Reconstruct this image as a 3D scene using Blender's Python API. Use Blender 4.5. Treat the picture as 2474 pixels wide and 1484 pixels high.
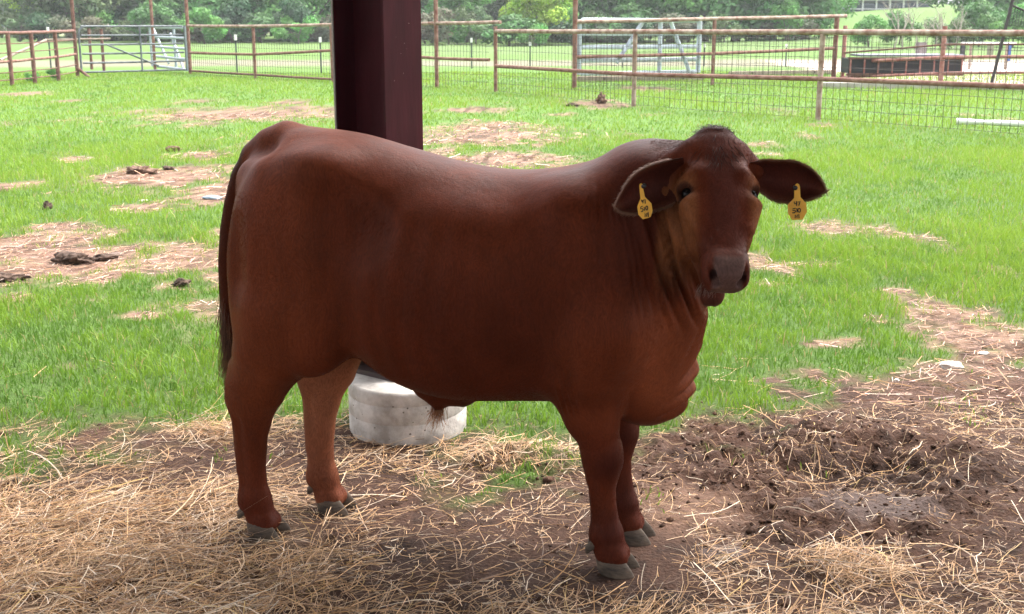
import bpy, bmesh, math, random
import numpy as np
from mathutils import Vector, Matrix, noise as mnoise

for o in list(bpy.data.objects):
    bpy.data.objects.remove(o)
sc = bpy.context.scene
COL = sc.collection
rng = np.random.default_rng(7)
random.seed(7)
PI = math.pi

# ------------------------------------------------------------------ camera
FPX, CXP, CYP, CAM_H, HOR_Y = 2900.0, 1236.5, 742.0, 1.5, 50.0
PITCH = math.atan((CYP - HOR_Y) / FPX)
_c, _s = math.cos(PITCH), math.sin(PITCH)
cam_d = bpy.data.cameras.new('camera')
cam_d.sensor_width = 36.0
cam_d.lens = 36.0 * FPX / 2473.0
cam_d.clip_start = 0.05
cam_d.clip_end = 3000
cam = bpy.data.objects.new('camera', cam_d)
COL.objects.link(cam)
cam.location = (0, 0, CAM_H)
cam.rotation_euler = (PI / 2 - PITCH, 0, 0)
cam_d.dof.use_dof = True
cam_d.dof.focus_distance = 3.3
cam_d.dof.aperture_fstop = 14.0
sc.camera = cam

# ------------------------------------------------------------------ sky, sun, exposure
SUN_EL, SUN_AZ = math.radians(64), math.radians(50)      # azimuth clockwise from +Y
world = bpy.data.worlds.new('World')
sc.world = world
world.use_nodes = True
wn = world.node_tree.nodes
wl = world.node_tree.links
bg = wn['Background']
sky = wn.new('ShaderNodeTexSky')
sky.sky_type = 'NISHITA'
sky.sun_disc = False
sky.sun_elevation = SUN_EL
sky.sun_rotation = SUN_AZ
sky.air_density = 1.0
sky.dust_density = 6.0
sky.ozone_density = 1.0
hs = wn.new('ShaderNodeHueSaturation')
hs.inputs['Saturation'].default_value = 0.28
wl.new(sky.outputs['Color'], hs.inputs['Color'])
wl.new(hs.outputs['Color'], bg.inputs['Color'])
bg.inputs['Strength'].default_value = 0.15
sun_d = bpy.data.lights.new('sun', 'SUN')
sun_d.energy = 0.75
sun_d.angle = math.radians(80)
sun_d.color = (1.0, 0.96, 0.9)
sun = bpy.data.objects.new('sun', sun_d)
COL.objects.link(sun)
_sd = Vector((math.sin(SUN_AZ) * math.cos(SUN_EL), math.cos(SUN_AZ) * math.cos(SUN_EL), math.sin(SUN_EL)))
sun.rotation_euler = _sd.to_track_quat('Z', 'Y').to_euler()
sun.location = (20, 20, 40)
sc.view_settings.view_transform = 'Standard'
sc.view_settings.look = 'None'
sc.view_settings.gamma = 1.0
sc.view_settings.use_curve_mapping = False
sc.view_settings.exposure = 2.33
sc.render.engine = 'CYCLES'
sc.cycles.use_denoising = True
sc.cycles.max_bounces = 6
sc.cycles.diffuse_bounces = 3
sc.cycles.glossy_bounces = 2
sc.cycles.transmission_bounces = 3
sc.cycles.volume_bounces = 0
sc.cycles.transparent_max_bounces = 6
sc.cycles.caustics_reflective = False
sc.cycles.caustics_refractive = False

# ------------------------------------------------------------------ helpers
def ray(px, py):
    u = (px - CXP) / FPX
    v = (CYP - py) / FPX
    return np.array((u, _c + v * _s, -_s + v * _c))
def gnd(px, py, z=0.0):
    d = ray(px, py)
    t = (z - CAM_H) / d[2]
    return Vector((d[0] * t, d[1] * t, z))
def aty(px, py, Y):
    d = ray(px, py)
    t = Y / d[1]
    return Vector((d[0] * t, Y, CAM_H + d[2] * t))

def tag(o, label=None, cat=None, group=None, kind=None):
    if label: o['label'] = label
    if cat: o['category'] = cat
    if group: o['group'] = group
    if kind: o['kind'] = kind
    return o
def empty(name, loc=(0, 0, 0), rz=0.0):
    o = bpy.data.objects.new(name, None)
    o.empty_display_size = 0.2
    COL.objects.link(o)
    o.location = loc
    o.rotation_euler = (0, 0, rz)
    return o
def link(name, me, parent=None, mat=None):
    o = bpy.data.objects.new(name, me)
    COL.objects.link(o)
    if parent is not None:
        o.parent = parent
    if mat is not None:
        me.materials.clear()
        me.materials.append(mat)
    return o
def np_mesh(name, V, F, smooth=False):
    """V (n,3) float, F (m,k) int with k = 3 or 4"""
    V = np.ascontiguousarray(V, dtype=np.float32)
    F = np.ascontiguousarray(F, dtype=np.int32)
    me = bpy.data.meshes.new(name)
    k = F.shape[1]
    me.vertices.add(len(V))
    me.vertices.foreach_set('co', V.ravel())
    me.loops.add(F.size)
    me.loops.foreach_set('vertex_index', F.ravel())
    me.polygons.add(len(F))
    me.polygons.foreach_set('loop_start', np.arange(0, F.size, k, dtype=np.int32))
    if smooth:
        me.polygons.foreach_set('use_smooth', np.ones(len(F), dtype=bool))
    me.update(calc_edges=True)
    me.validate()
    return me
def set_col(me, name, C):
    a = me.color_attributes.new(name, 'FLOAT_COLOR', 'POINT')
    C4 = np.ones((len(me.vertices), 4), dtype=np.float32)
    C4[:, :C.shape[1]] = C
    a.data.foreach_set('color', C4.ravel())
def set_float(me, name, A):
    a = me.attributes.new(name, 'FLOAT', 'POINT')
    a.data.foreach_set('value', np.ascontiguousarray(A, dtype=np.float32))

class MB:
    """collects simple shapes into one mesh"""
    def __init__(s):
        s.v = []; s.f = []
    def add(s, V, F):
        n = len(s.v)
        s.v += [tuple(p) for p in V]
        s.f += [tuple(i + n for i in q) for q in F]
    def box(s, c, size, rz=0.0, bev=0.0, M=None):
        hx, hy, hz = [a / 2 for a in size]
        if bev <= 0:
            P = [(x, y, z) for z in (-hz, hz) for x, y in ((-hx, -hy), (hx, -hy), (hx, hy), (-hx, hy))]
            Q = [(3, 2, 1, 0), (4, 5, 6, 7), (0, 1, 5, 4), (1, 2, 6, 5), (2, 3, 7, 6), (3, 0, 4, 7)]
        else:
            bm = bmesh.new()
            bmesh.ops.create_cube(bm, size=1.0)
            for v in bm.verts:
                v.co = Vector((v.co.x * size[0], v.co.y * size[1], v.co.z * size[2]))
            bmesh.ops.bevel(bm, geom=list(bm.edges), offset=bev, segments=2, affect='EDGES')
            P = [tuple(v.co) for v in bm.verts]
            Q = [tuple(v.index for v in f.verts) for f in bm.faces]
            bm.free()
        if M is None:
            M = Matrix.Translation(Vector(c)) @ Matrix.Rotation(rz, 4, 'Z')
        s.add([M @ Vector(p) for p in P], Q)
    def tube(s, pts, r, n=10, cap=True):
        pts = [Vector(p) for p in pts]
        R = r if isinstance(r, (list, tuple)) else [r] * len(pts)
        rings = []
        up = None
        for i, p in enumerate(pts):
            d = (pts[min(i + 1, len(pts) - 1)] - pts[max(i - 1, 0)]).normalized()
            if up is None:
                up = Vector((0, 0, 1)) if abs(d.z) < 0.9 else Vector((1, 0, 0))
            a = d.cross(up).normalized()
            b = a.cross(d).normalized()
            up = b
            rings.append([p + (a * math.cos(2 * PI * j / n) + b * math.sin(2 * PI * j / n)) * R[i] for j in range(n)])
        V = [q for rg in rings for q in rg]
        F = []
        for i in range(len(pts) - 1):
            for j in range(n):
                k = (j + 1) % n
                F.append((i * n + j, i * n + k, (i + 1) * n + k, (i + 1) * n + j))
        if cap:
            F.append(tuple(range(n - 1, -1, -1)))
            F.append(tuple((len(pts) - 1) * n + j for j in range(n)))
        s.add(V, F)
    def build(s, name, mat, parent=None, smooth=False, auto=None):
        me = bpy.data.meshes.new(name)
        me.from_pydata(s.v, [], s.f)
        me.update()
        if smooth:
            me.polygons.foreach_set('use_smooth', [True] * len(me.polygons))
            if auto is not None:
                me.set_sharp_from_angle(angle=math.radians(auto))
        return link(name, me, parent, mat)

# ------------------------------------------------------------------ noise (vectorised value noise)
def _hash(ix, iy, iz, seed):
    h = (ix.astype(np.uint32) * np.uint32(374761393) + iy.astype(np.uint32) * np.uint32(668265263)
         + iz.astype(np.uint32) * np.uint32(2147483647 - 58) + np.uint32(seed * 144665 + 77))
    h = (h ^ (h >> np.uint32(13))) * np.uint32(1274126177)
    h = h ^ (h >> np.uint32(16))
    return (h & np.uint32(0xffffff)).astype(np.float32) / np.float32(0xffffff)
def vnoise(x, y, z=None, seed=0):
    x = np.asarray(x, dtype=np.float64); y = np.asarray(y, dtype=np.float64)
    z = np.zeros_like(x) if z is None else np.asarray(z, dtype=np.float64)
    ix, iy, iz = np.floor(x).astype(np.int64), np.floor(y).astype(np.int64), np.floor(z).astype(np.int64)
    fx, fy, fz = x - ix, y - iy, z - iz
    fx, fy, fz = [t * t * (3 - 2 * t) for t in (fx, fy, fz)]
    ix, iy, iz = [(t & 0xffffffff) for t in (ix, iy, iz)]
    r = 0
    for dx in (0, 1):
        wx = fx if dx else 1 - fx
        for dy in (0, 1):
            wy = fy if dy else 1 - fy
            for dz in (0, 1):
                wz = fz if dz else 1 - fz
                r = r + wx * wy * wz * _hash((ix + dx) & 0xffffffff, (iy + dy) & 0xffffffff, (iz + dz) & 0xffffffff, seed)
    return r * 2 - 1
def fbm(x, y, z=None, oct=4, seed=0, gain=0.5):
    a, s, t = 1.0, 0.0, 0.0
    x = np.asarray(x, dtype=np.float64); y = np.asarray(y, dtype=np.float64)
    for o in range(oct):
        s = s + a * vnoise(x, y, z, seed + o)
        t += a
        a *= gain
        x = x * 2.03 + 3.1; y = y * 2.03 + 1.7
        if z is not None: z = z * 2.03 + 0.9
    return s / t
def sstep(a, b, x):
    t = np.clip((x - a) / (b - a), 0, 1)
    return t * t * (3 - 2 * t)

# ------------------------------------------------------------------ materials
MATS = {}
def mat(name, col=(0.5, 0.5, 0.5), rough=0.7, spec=0.5, metal=0.0, var=0.0, scale=8.0, col2=None, bump=0.0,
        bscale=40.0, attr=None, coords='Object', lo=0.35, hi=0.65, stretch=(1, 1, 1), sheen=0.0, sheen_tint=(1, 1, 1, 1), detail=6.0,
        trans=0.0, spec_tint=None):
    if name in MATS: return MATS[name]
    m = bpy.data.materials.new(name)
    m.use_nodes = True
    nt = m.node_tree
    N, L = nt.nodes, nt.links
    b = N['Principled BSDF']
    b.inputs['Roughness'].default_value = rough
    b.inputs['Specular IOR Level'].default_value = spec
    b.inputs['Metallic'].default_value = metal
    if spec_tint: b.inputs['Specular Tint'].default_value = tuple(spec_tint) + (1,)
    if sheen:
        b.inputs['Sheen Weight'].default_value = sheen
        b.inputs['Sheen Roughness'].default_value = 0.4
        b.inputs['Sheen Tint'].default_value = sheen_tint
    tc = N.new('ShaderNodeTexCoord')
    mp = N.new('ShaderNodeMapping')
    mp.inputs['Scale'].default_value = stretch
    L.new(tc.outputs[coords], mp.inputs['Vector'])
    csock = None
    if attr:
        at = N.new('ShaderNodeAttribute'); at.attribute_name = attr
        csock = at.outputs['Color']
    if col2 is not None or var > 0:
        nz = N.new('ShaderNodeTexNoise')
        nz.inputs['Scale'].default_value = scale
        nz.inputs['Detail'].default_value = detail
        nz.inputs['Roughness'].default_value = 0.62
        L.new(mp.outputs['Vector'], nz.inputs['Vector'])
        mr = N.new('ShaderNodeMapRange')
        mr.inputs['From Min'].default_value = lo
        mr.inputs['From Max'].default_value = hi
        L.new(nz.outputs['Fac'], mr.inputs['Value'])
        mx = N.new('ShaderNodeMix'); mx.data_type = 'RGBA'
        L.new(mr.outputs['Result'], mx.inputs['Factor'])
        if col2 is None:
            if csock is not None:
                mx.blend_type = 'MULTIPLY'
                inv = N.new('ShaderNodeMapRange')
                inv.inputs['To Min'].default_value = 1 - var; inv.inputs['To Max'].default_value = 1 + var
                L.new(mr.outputs['Result'], inv.inputs['Value'])
                mx.inputs['Factor'].default_value = 1.0
                for l in list(mx.inputs['Factor'].links): L.remove(l)
                L.new(csock, mx.inputs['A']); L.new(inv.outputs['Result'], mx.inputs['B'])
            else:
                mx.inputs['A'].default_value = tuple(c * (1 - var) for c in col) + (1,)
                mx.inputs['B'].default_value = tuple(min(1, c * (1 + var)) for c in col) + (1,)
        else:
            if csock is not None:
                L.new(csock, mx.inputs['A'])
            else:
                mx.inputs['A'].default_value = tuple(col) + (1,)
            mx.inputs['B'].default_value = tuple(col2) + (1,)
        csock = mx.outputs['Result']
    if csock is not None:
        L.new(csock, b.inputs['Base Color'])
    else:
        b.inputs['Base Color'].default_value = tuple(col) + (1,)
    if bump > 0:
        n2 = N.new('ShaderNodeTexNoise')
        n2.inputs['Scale'].default_value = bscale
        n2.inputs['Detail'].default_value = 5.0
        L.new(mp.outputs['Vector'], n2.inputs['Vector'])
        bp = N.new('ShaderNodeBump')
        bp.inputs['Strength'].default_value = bump
        bp.inputs['Distance'].default_value = 0.01
        L.new(n2.outputs['Fac'], bp.inputs['Height'])
        L.new(bp.outputs['Normal'], b.inputs['Normal'])
    if trans > 0:
        out = N['Material Output']
        tr = N.new('ShaderNodeBsdfTranslucent')
        if csock is not None: L.new(csock, tr.inputs['Color'])
        else: tr.inputs['Color'].default_value = tuple(col) + (1,)
        ms = N.new('ShaderNodeMixShader'); ms.inputs['Fac'].default_value = trans
        L.new(b.outputs['BSDF'], ms.inputs[1]); L.new(tr.outputs['BSDF'], ms.inputs[2])
        L.new(ms.outputs['Shader'], out.inputs['Surface'])
    MATS[name] = m
    return m
# ================================================================== ground: one sheet, fine near the shed, coarse to the horizon
def ell_w(cx, cy, rx, ry):
    c = gnd(cx, cy); a = gnd(cx, cy - ry); b = gnd(cx, cy + ry); l = gnd(cx - rx, cy); r = gnd(cx + rx, cy)
    return (c.x, (a.y + b.y) / 2, (r.x - l.x) / 2, (a.y - b.y) / 2)
# worn, straw strewn patches in the paddock (x, y, half width, half depth)
BARE = [ell_w(*e) for e in ((600, 275, 330, 20), (1180, 326, 215, 27), (1200, 388, 140, 20), (400, 432, 190, 36), (510, 465, 120, 30), (340, 502, 60, 14), (70, 605, 190, 56),
        (150, 650, 300, 56), (430, 640, 190, 48), (560, 665, 110, 30), (30, 722, 70, 14), (350, 762, 60, 10), (2430, 850, 230, 125), (2330, 770, 120, 24), (2290, 920, 120, 55), (1150, 266, 90, 9),
        (1440, 252, 90, 9), (490, 375, 70, 12), (1950, 640, 55, 6), (2110, 600, 35, 7), (1860, 690, 60, 7), (2160, 705, 45, 8), (180, 385, 60, 8), (40, 450, 60, 10), (560, 560, 60, 14),
        (150, 550, 160, 16), (470, 245, 60, 6), (150, 245, 40, 5), (700, 250, 60, 6), (1560, 215, 60, 5), (2000, 830, 90, 14), (1850, 920, 60, 9), (60, 228, 60, 6))]
EDGE = [(-700, 1030), (0, 1000), (180, 1025), (330, 1010), (480, 995), (560, 985), (700, 985), (840, 980), (1000, 1035), (1130, 1075), (1250, 1085), (1400, 1075), (1560, 1055),
        (1650, 1000), (1760, 985), (1900, 965), (2050, 945), (2150, 900), (2300, 850), (2473, 800), (3100, 700)]
_ew = [gnd(*p) for p in EDGE]
_ex = np.array([p.x for p in _ew]); _ey = np.array([p.y for p in _ew])
DIRT = ell_w(1990, 1180, 520, 190); DIRT2 = ell_w(2150, 1100, 230, 60); PIT = ell_w(2110, 1135, 190, 52); DAMP = ell_w(2130, 1225, 190, 45); PATH = ell_w(1650, 1240, 190, 70); CLODS = ell_w(1260, 1130, 150, 55)
BLACK1 = ell_w(30, 1165, 60, 30)
def el(e, x, y): return np.sqrt(((x - e[0]) / e[2]) ** 2 + ((y - e[1]) / e[3]) ** 2)
def bare(x, y):
    """1 = bare or strewn ground, 0 = turf"""
    n1 = fbm(x * 1.9, y * 1.1, None, 4, 51); n2 = fbm(x * 7, y * 5, None, 3, 61)
    yb = np.interp(x, _ex, _ey)
    n3 = fbm(x * 15, y * 15, None, 2, 63)
    m = sstep(0.36, -0.30, (y - yb) + 0.42 * n1 + 0.42 * n2 + 0.22 * n3 + 0.40 * fbm(x * 0.9 + 4, y * 0.9, None, 2, 64))
    for e in BARE:
        w = np.hypot(x - e[0], y - e[1]) < 2.2 * max(e[2], e[3])
        if not w.any(): continue
        q = el(e, x[w], y[w]) + 0.60 * n1[w] + 0.62 * n2[w] + 0.25 * n3[w]
        m[w] = np.maximum(m[w], 0.97 * sstep(1.35, 0.45, q))
    spots = sstep(0.27, 0.62, fbm(x * 1.3 + 9, y * 0.8, None, 4, 71) + 0.15 * n2) * sstep(30, 20, y)
    return np.clip(np.maximum(m, 0.8 * spots), 0, 1)
def hay(x, y):
    """how much loose hay lies here"""
    n1 = fbm(x * 2.3, y * 2.3, None, 4, 81); n2 = fbm(x * 6, y * 6, None, 3, 83)
    left = sstep(-0.15, -0.85, x + 0.30 * n1 - 0.5 * (3.1 - y)) * sstep(3.95, 3.45, y + 0.25 * n1)
    low = sstep(2.98, 2.84, y + 0.14 * n1) * 0.42
    pile = 0.9 * sstep(1.2, 0.5, el(ell_w(2060, 1385, 130, 45), x, y) + 0.5 * n2)
    pile = np.maximum(pile, 0.95 * sstep(1.2, 0.4, el(ell_w(510, 1035, 120, 45), x, y) + 0.5 * n2))
    strew = 0.06 + 0.16 * sstep(0.1, 0.5, n1)
    mid = 0.45 * sstep(1.3, 0.5, el(ell_w(1250, 1100, 200, 40), x, y) + 0.4 * n2)
    dirt = sstep(1.1, 0.7, el(DIRT, x, y))
    h = np.maximum.reduce([left * (0.72 + 0.45 * n1), low, mid, strew * (1 - 0.65 * dirt)])
    return np.clip(np.maximum(h, pile), 0, 1)
def hill(x, y):
    return 3.4 * sstep(62, 150, y) * sstep(8, 45, x) + 0.25 * sstep(40, 90, y) * fbm(x * 0.05, y * 0.05, None, 2, 91)
def height(x, y):
    x = np.asarray(x, float); y = np.asarray(y, float)
    nearm = sstep(9, 5, y)
    z = hill(x, y) + 0.020 * fbm(x * 0.5, y * 0.5, None, 3, 12) * sstep(2.5, 8, y)
    d = np.maximum(sstep(1.15, 0.55, el(DIRT, x, y)), np.maximum(sstep(1.2, 0.5, el(CLODS, x, y)), 0.9 * sstep(1.3, 0.6, el(BLACK1, x, y))))
    d = d * (1 - 0.75 * sstep(1.1, 0.5, el(PATH, x, y))) * (1 - 0.6 * sstep(1.1, 0.5, el(DAMP, x, y)))
    c1 = fbm(x * 5.5, y * 5.5, None, 3, 15); c2 = fbm(x * 17, y * 17, None, 3, 16); c3 = fbm(x * 48, y * 48, None, 2, 17)
    z += nearm * (0.008 * c1 + 0.004 * c2 + 0.002 * c3)
    z += d * (0.024 * np.abs(c1) + 0.030 * np.maximum(c2, -0.35) + 0.014 * c3)
    z += 0.040 * sstep(1.5, 0.7, np.abs(el(DIRT2, x, y) - 0.85) * 3.2) * (0.6 + 0.6 * c1) * (y < 6)
    z -= 0.065 * sstep(1.2, 0.4, el(PIT, x, y) + 0.3 * c1)
    z += 0.018 * hay(x, y) * (0.5 + c1) * sstep(5, 4, y)
    feet = 0
    for fx, fy in FEET:
        k = sstep(0.16, 0.07, np.hypot(x - fx, y - fy))
        z = z * (1 - k)
    return z
_cr, _sr = math.cos(-math.radians(13.2)), math.sin(-math.radians(13.2))
FEET = [(-0.165 + lx * _cr - ly * _sr, 3.33 + lx * _sr + ly * _cr) for lx, ly in ((0.497, -0.112), (0.517, 0.112), (-0.556, -0.112), (-0.426, 0.112))]

def spaced(a, b, s0, grow, s1):
    out = [a]; s = s0
    while out[-1] < b:
        out.append(out[-1] + s); s = min(s * grow, s1)
    return out
ys = list(np.arange(2.55, 4.6, 0.0125)) + spaced(4.6, 900, 0.013, 1.022, 60)
ys = [-40, -15, -6, -2, 0, 1, 1.8, 2.2, 2.4] + ys
xh = list(np.arange(0, 1.75, 0.0125)) + spaced(1.75, 900, 0.014, 1.035, 70)
xs = [-v for v in xh[:0:-1]] + xh
GX, GY = np.meshgrid(np.array(xs), np.array(ys))
gx, gy = GX.ravel(), GY.ravel()
gz = height(gx, gy)
nxg, nyg = len(xs), len(ys)
ii = (np.arange(nyg - 1)[:, None] * nxg + np.arange(nxg - 1)[None, :]).ravel()
GF = np.stack([ii, ii + 1, ii + 1 + nxg, ii + nxg], 1)
b_ = bare(gx, gy); h_ = hay(gx, gy)
n1 = fbm(gx * 3.1, gy * 3.1, None, 4, 41); n2 = fbm(gx * 14, gy * 14, None, 3, 42)
soil = np.array((0.066, 0.034, 0.022)); soil_d = np.array((0.024, 0.0125, 0.0085)); soil_l = np.array((0.175, 0.102, 0.068))
turf = np.array((0.060, 0.105, 0.022)); chaff = np.array((0.24, 0.15, 0.085)); farturf = np.array((0.078, 0.145, 0.026)); drytrack = np.array((0.17, 0.135, 0.115))
def mixc(a, b, t): return a * (1 - t[:, None]) + b * t[:, None]
col = mixc(np.tile(soil, (len(gx), 1)), soil_d, np.clip(0.5 * sstep(0.0, 0.5, n1) + 0.5 * sstep(0.05, 0.5, n2), 0, 1))
col = mixc(col, soil_l, 0.65 * sstep(1.2, 0.4, el(PATH, gx, gy) + 0.3 * n1))
col = mixc(col, soil_d, 0.75 * np.maximum(sstep(1.3, 0.5, el(PIT, gx, gy) + 0.4 * n1), sstep(1.2, 0.6, el(BLACK1, gx, gy) + 0.4 * n1)))
col = mixc(col, np.array((0.17, 0.135, 0.125)), 0.55 * sstep(1.1, 0.5, el(ell_w(1745, 1335, 75, 18), gx, gy) + 0.3 * n2))
col = mixc(col, np.array((0.105, 0.082, 0.075)), 0.55 * sstep(1.1, 0.5, el(DAMP, gx, gy) + 0.5 * n2 + 0.4 * n1))
col = mixc(col, chaff, np.clip(1.1 * (h_ - 0.25) * sstep(-0.5, 0.2, n2), 0, 1))
out = sstep(4.6, 5.6, gy)
col = mixc(col, np.array((0.25, 0.158, 0.112)), 0.70 * out * sstep(-0.4, 0.3, n2))
col = mixc(col, np.array((0.060, 0.040, 0.030)), 0.7 * out * sstep(0.30, 0.55, fbm(gx * 2.7, gy * 1.8, None, 4, 44)))
tcol = mixc(np.tile(turf, (len(gx), 1)), farturf, sstep(8, 22, gy))
col = mixc(tcol, col, b_)
# tracks and paler pasture beyond the pens
tr = sstep(1.4, 0.6, np.abs((gy - 44 - 0.05 * gx) / 3.2 + 0.8 * fbm(gx * 0.1, gy * 0.3, None, 2, 95))) * sstep(34, 37, gy) * sstep(40, 20, gx)
col = mixc(col, drytrack, 0.75 * tr)
col = mixc(col, np.array((0.095, 0.135, 0.050)), 0.6 * sstep(36, 60, gy) * sstep(-0.3, 0.4, fbm(gx * 0.08, gy * 0.15, None, 3, 96)))
col = mixc(col, np.array((0.20, 0.18, 0.11)), 0.8 * sstep(110, 150, gy) * sstep(-20, -40, gx))
yard = sstep(8.2, 9.2, gx - 0.02 * gy) * sstep(27.6, 28.6, gy) * sstep(50, 40, gy)
col = mixc(col, np.array((0.50, 0.40, 0.37)), 0.95 * yard * sstep(-0.9, -0.2, n1))
gme = np_mesh('ground', np.stack([gx, gy, gz], 1), GF, True)
set_col(gme, 'ground_col', np.clip(col, 0, 1))
ground = link('ground', gme, None, mat('ground_soil', attr='ground_col', rough=0.95, spec=0.2, var=0.34, scale=55, bump=0.9, bscale=90, lo=0.3, hi=0.7))
tag(ground, kind='structure')

# ------------------------------------------------------------------ grass blades
def blades(name, n, y0, y1, hlo, hhi, wlo, whi, seed, thresh, margin=1.5, clump=5.0, fin=None, fout=None):
    R = np.random.default_rng(seed)
    # uniform over the seen trapezoid
    m = int(n * 1.0)
    y = np.sqrt(R.uniform(y0 * y0, y1 * y1, m))
    q_ = R.random(m) * 2 - 1
    edge_ = 0.440 * y * margin + 0.25
    x = np.sign(q_) * edge_ * np.where(np.abs(q_) < 0.80, np.abs(q_) / 0.80 * 0.72, 0.72 + (np.abs(q_) - 0.80) / 0.20 * 0.28)   # thinner outside the picture
    dens = 1 - bare(x, y)
    cl = fbm(x * clump, y * clump, None, 3, seed + 1)
    stray = 0.26 * sstep(0.05, 0.45, cl) * sstep(-0.1, 0.3, fbm(x * 2.2, y * 2.2, None, 2, 77)) * (y > np.interp(x, _ex, _ey) - 0.85)
    fade = (sstep(fin[0], fin[1], y) if fin else 1.0) * (sstep(fout[1], fout[0], y) if fout else 1.0)
    keep = R.random(m) < fade * np.clip(np.maximum(dens * 1.35 - thresh + 0.34 * cl, stray), 0.0, 1)
    x, y, cl = x[keep], y[keep], cl[keep]
    k = len(x)
    patch = fbm(x * 0.9, y * 0.6, None, 3, seed + 2)
    dk_ = dens[keep]
    h = R.uniform(hlo, hhi, k) * (0.45 + 0.55 * sstep(0.3, 0.95, dk_)) * (0.75 + 0.45 * np.clip(cl + 0.4, 0, 1)) * (0.82 + 0.5 * patch)
    w = R.uniform(wlo, whi, k)
    a = R.uniform(0, 2 * PI, k); la = R.uniform(0, 2 * PI, k); lean = R.uniform(0.1, 0.95, k) * h
    z = height(x, y) - 0.006
    dx, dy = np.cos(a) * w * 0.5, np.sin(a) * w * 0.5
    lx, ly = np.cos(la) * lean, np.sin(la) * lean
    V = np.zeros((k, 5, 3))
    V[:, 0] = np.stack([x - dx, y - dy, z], 1); V[:, 1] = np.stack([x + dx, y + dy, z], 1)
    V[:, 2] = np.stack([x - dx * .8 + lx * .35, y - dy * .8 + ly * .35, z + h * 0.6], 1)
    V[:, 3] = np.stack([x + dx * .8 + lx * .35, y + dy * .8 + ly * .35, z + h * 0.6], 1)
    V[:, 4] = np.stack([x + lx, y + ly, z + h * R.uniform(0.8, 1.0, k)], 1)
    o = (np.arange(k) * 5)[:, None]
    T = np.concatenate([o + np.array([[0, 1, 3]]), o + np.array([[0, 3, 2]]), o + np.array([[2, 3, 4]])])
    base = np.array((0.128, 0.245, 0.022)); alt = np.array((0.228, 0.340, 0.036)); dk = np.array((0.058, 0.140, 0.024)); dry = np.array((0.36, 0.29, 0.13))
    t = np.clip(0.5 + 0.6 * patch + R.normal(0, 0.22, k), 0, 1)[:, None]
    c = base * (1 - t) + alt * t
    q = sstep(0.05, -0.5, cl + 0.6 * patch)[:, None] * 0.6
    c = c * (1 - q) + dk * q
    d_ = (R.random(k) < 0.04 + 0.30 * sstep(0.75, 0.3, dk_))[:, None]
    c = np.where(d_, dry, c)
    Cc = np.repeat(c[:, None, :], 5, 1)
    return V.reshape(-1, 3), T, Cc.reshape(-1, 3)
parts = [blades('near', 225000, 3.4, 9.6, 0.035, 0.115, 0.0030, 0.0062, 101, 0.22, fout=(7.4, 9.6)),
         blades('mid', 205000, 7.4, 17.5, 0.045, 0.105, 0.0045, 0.008, 111, 0.12, fin=(7.4, 9.6), fout=(13.0, 17.5)),
         blades('far', 160000, 13.0, 36.0, 0.05, 0.12, 0.0080, 0.015, 121, 0.03, clump=2.5, fin=(13.0, 17.5))]
for p, nm in zip(parts, ('near', 'mid', 'far')):
    pass
off = 0; VV, TT, CC = [], [], []
for v, t, c in parts:
    VV.append(v); TT.append(t + off); CC.append(c); off += len(v)
grme = np_mesh('grass', np.concatenate(VV), np.concatenate(TT), False)
set_col(grme, 'blade', np.concatenate(CC))
grass = link('grass', grme, None, mat('grass_blade', attr='blade', rough=0.55, spec=0.3, trans=0.38))
tag(grass, 'short green grass blades growing across the paddock behind the bull', 'grass', kind='stuff')

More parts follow.
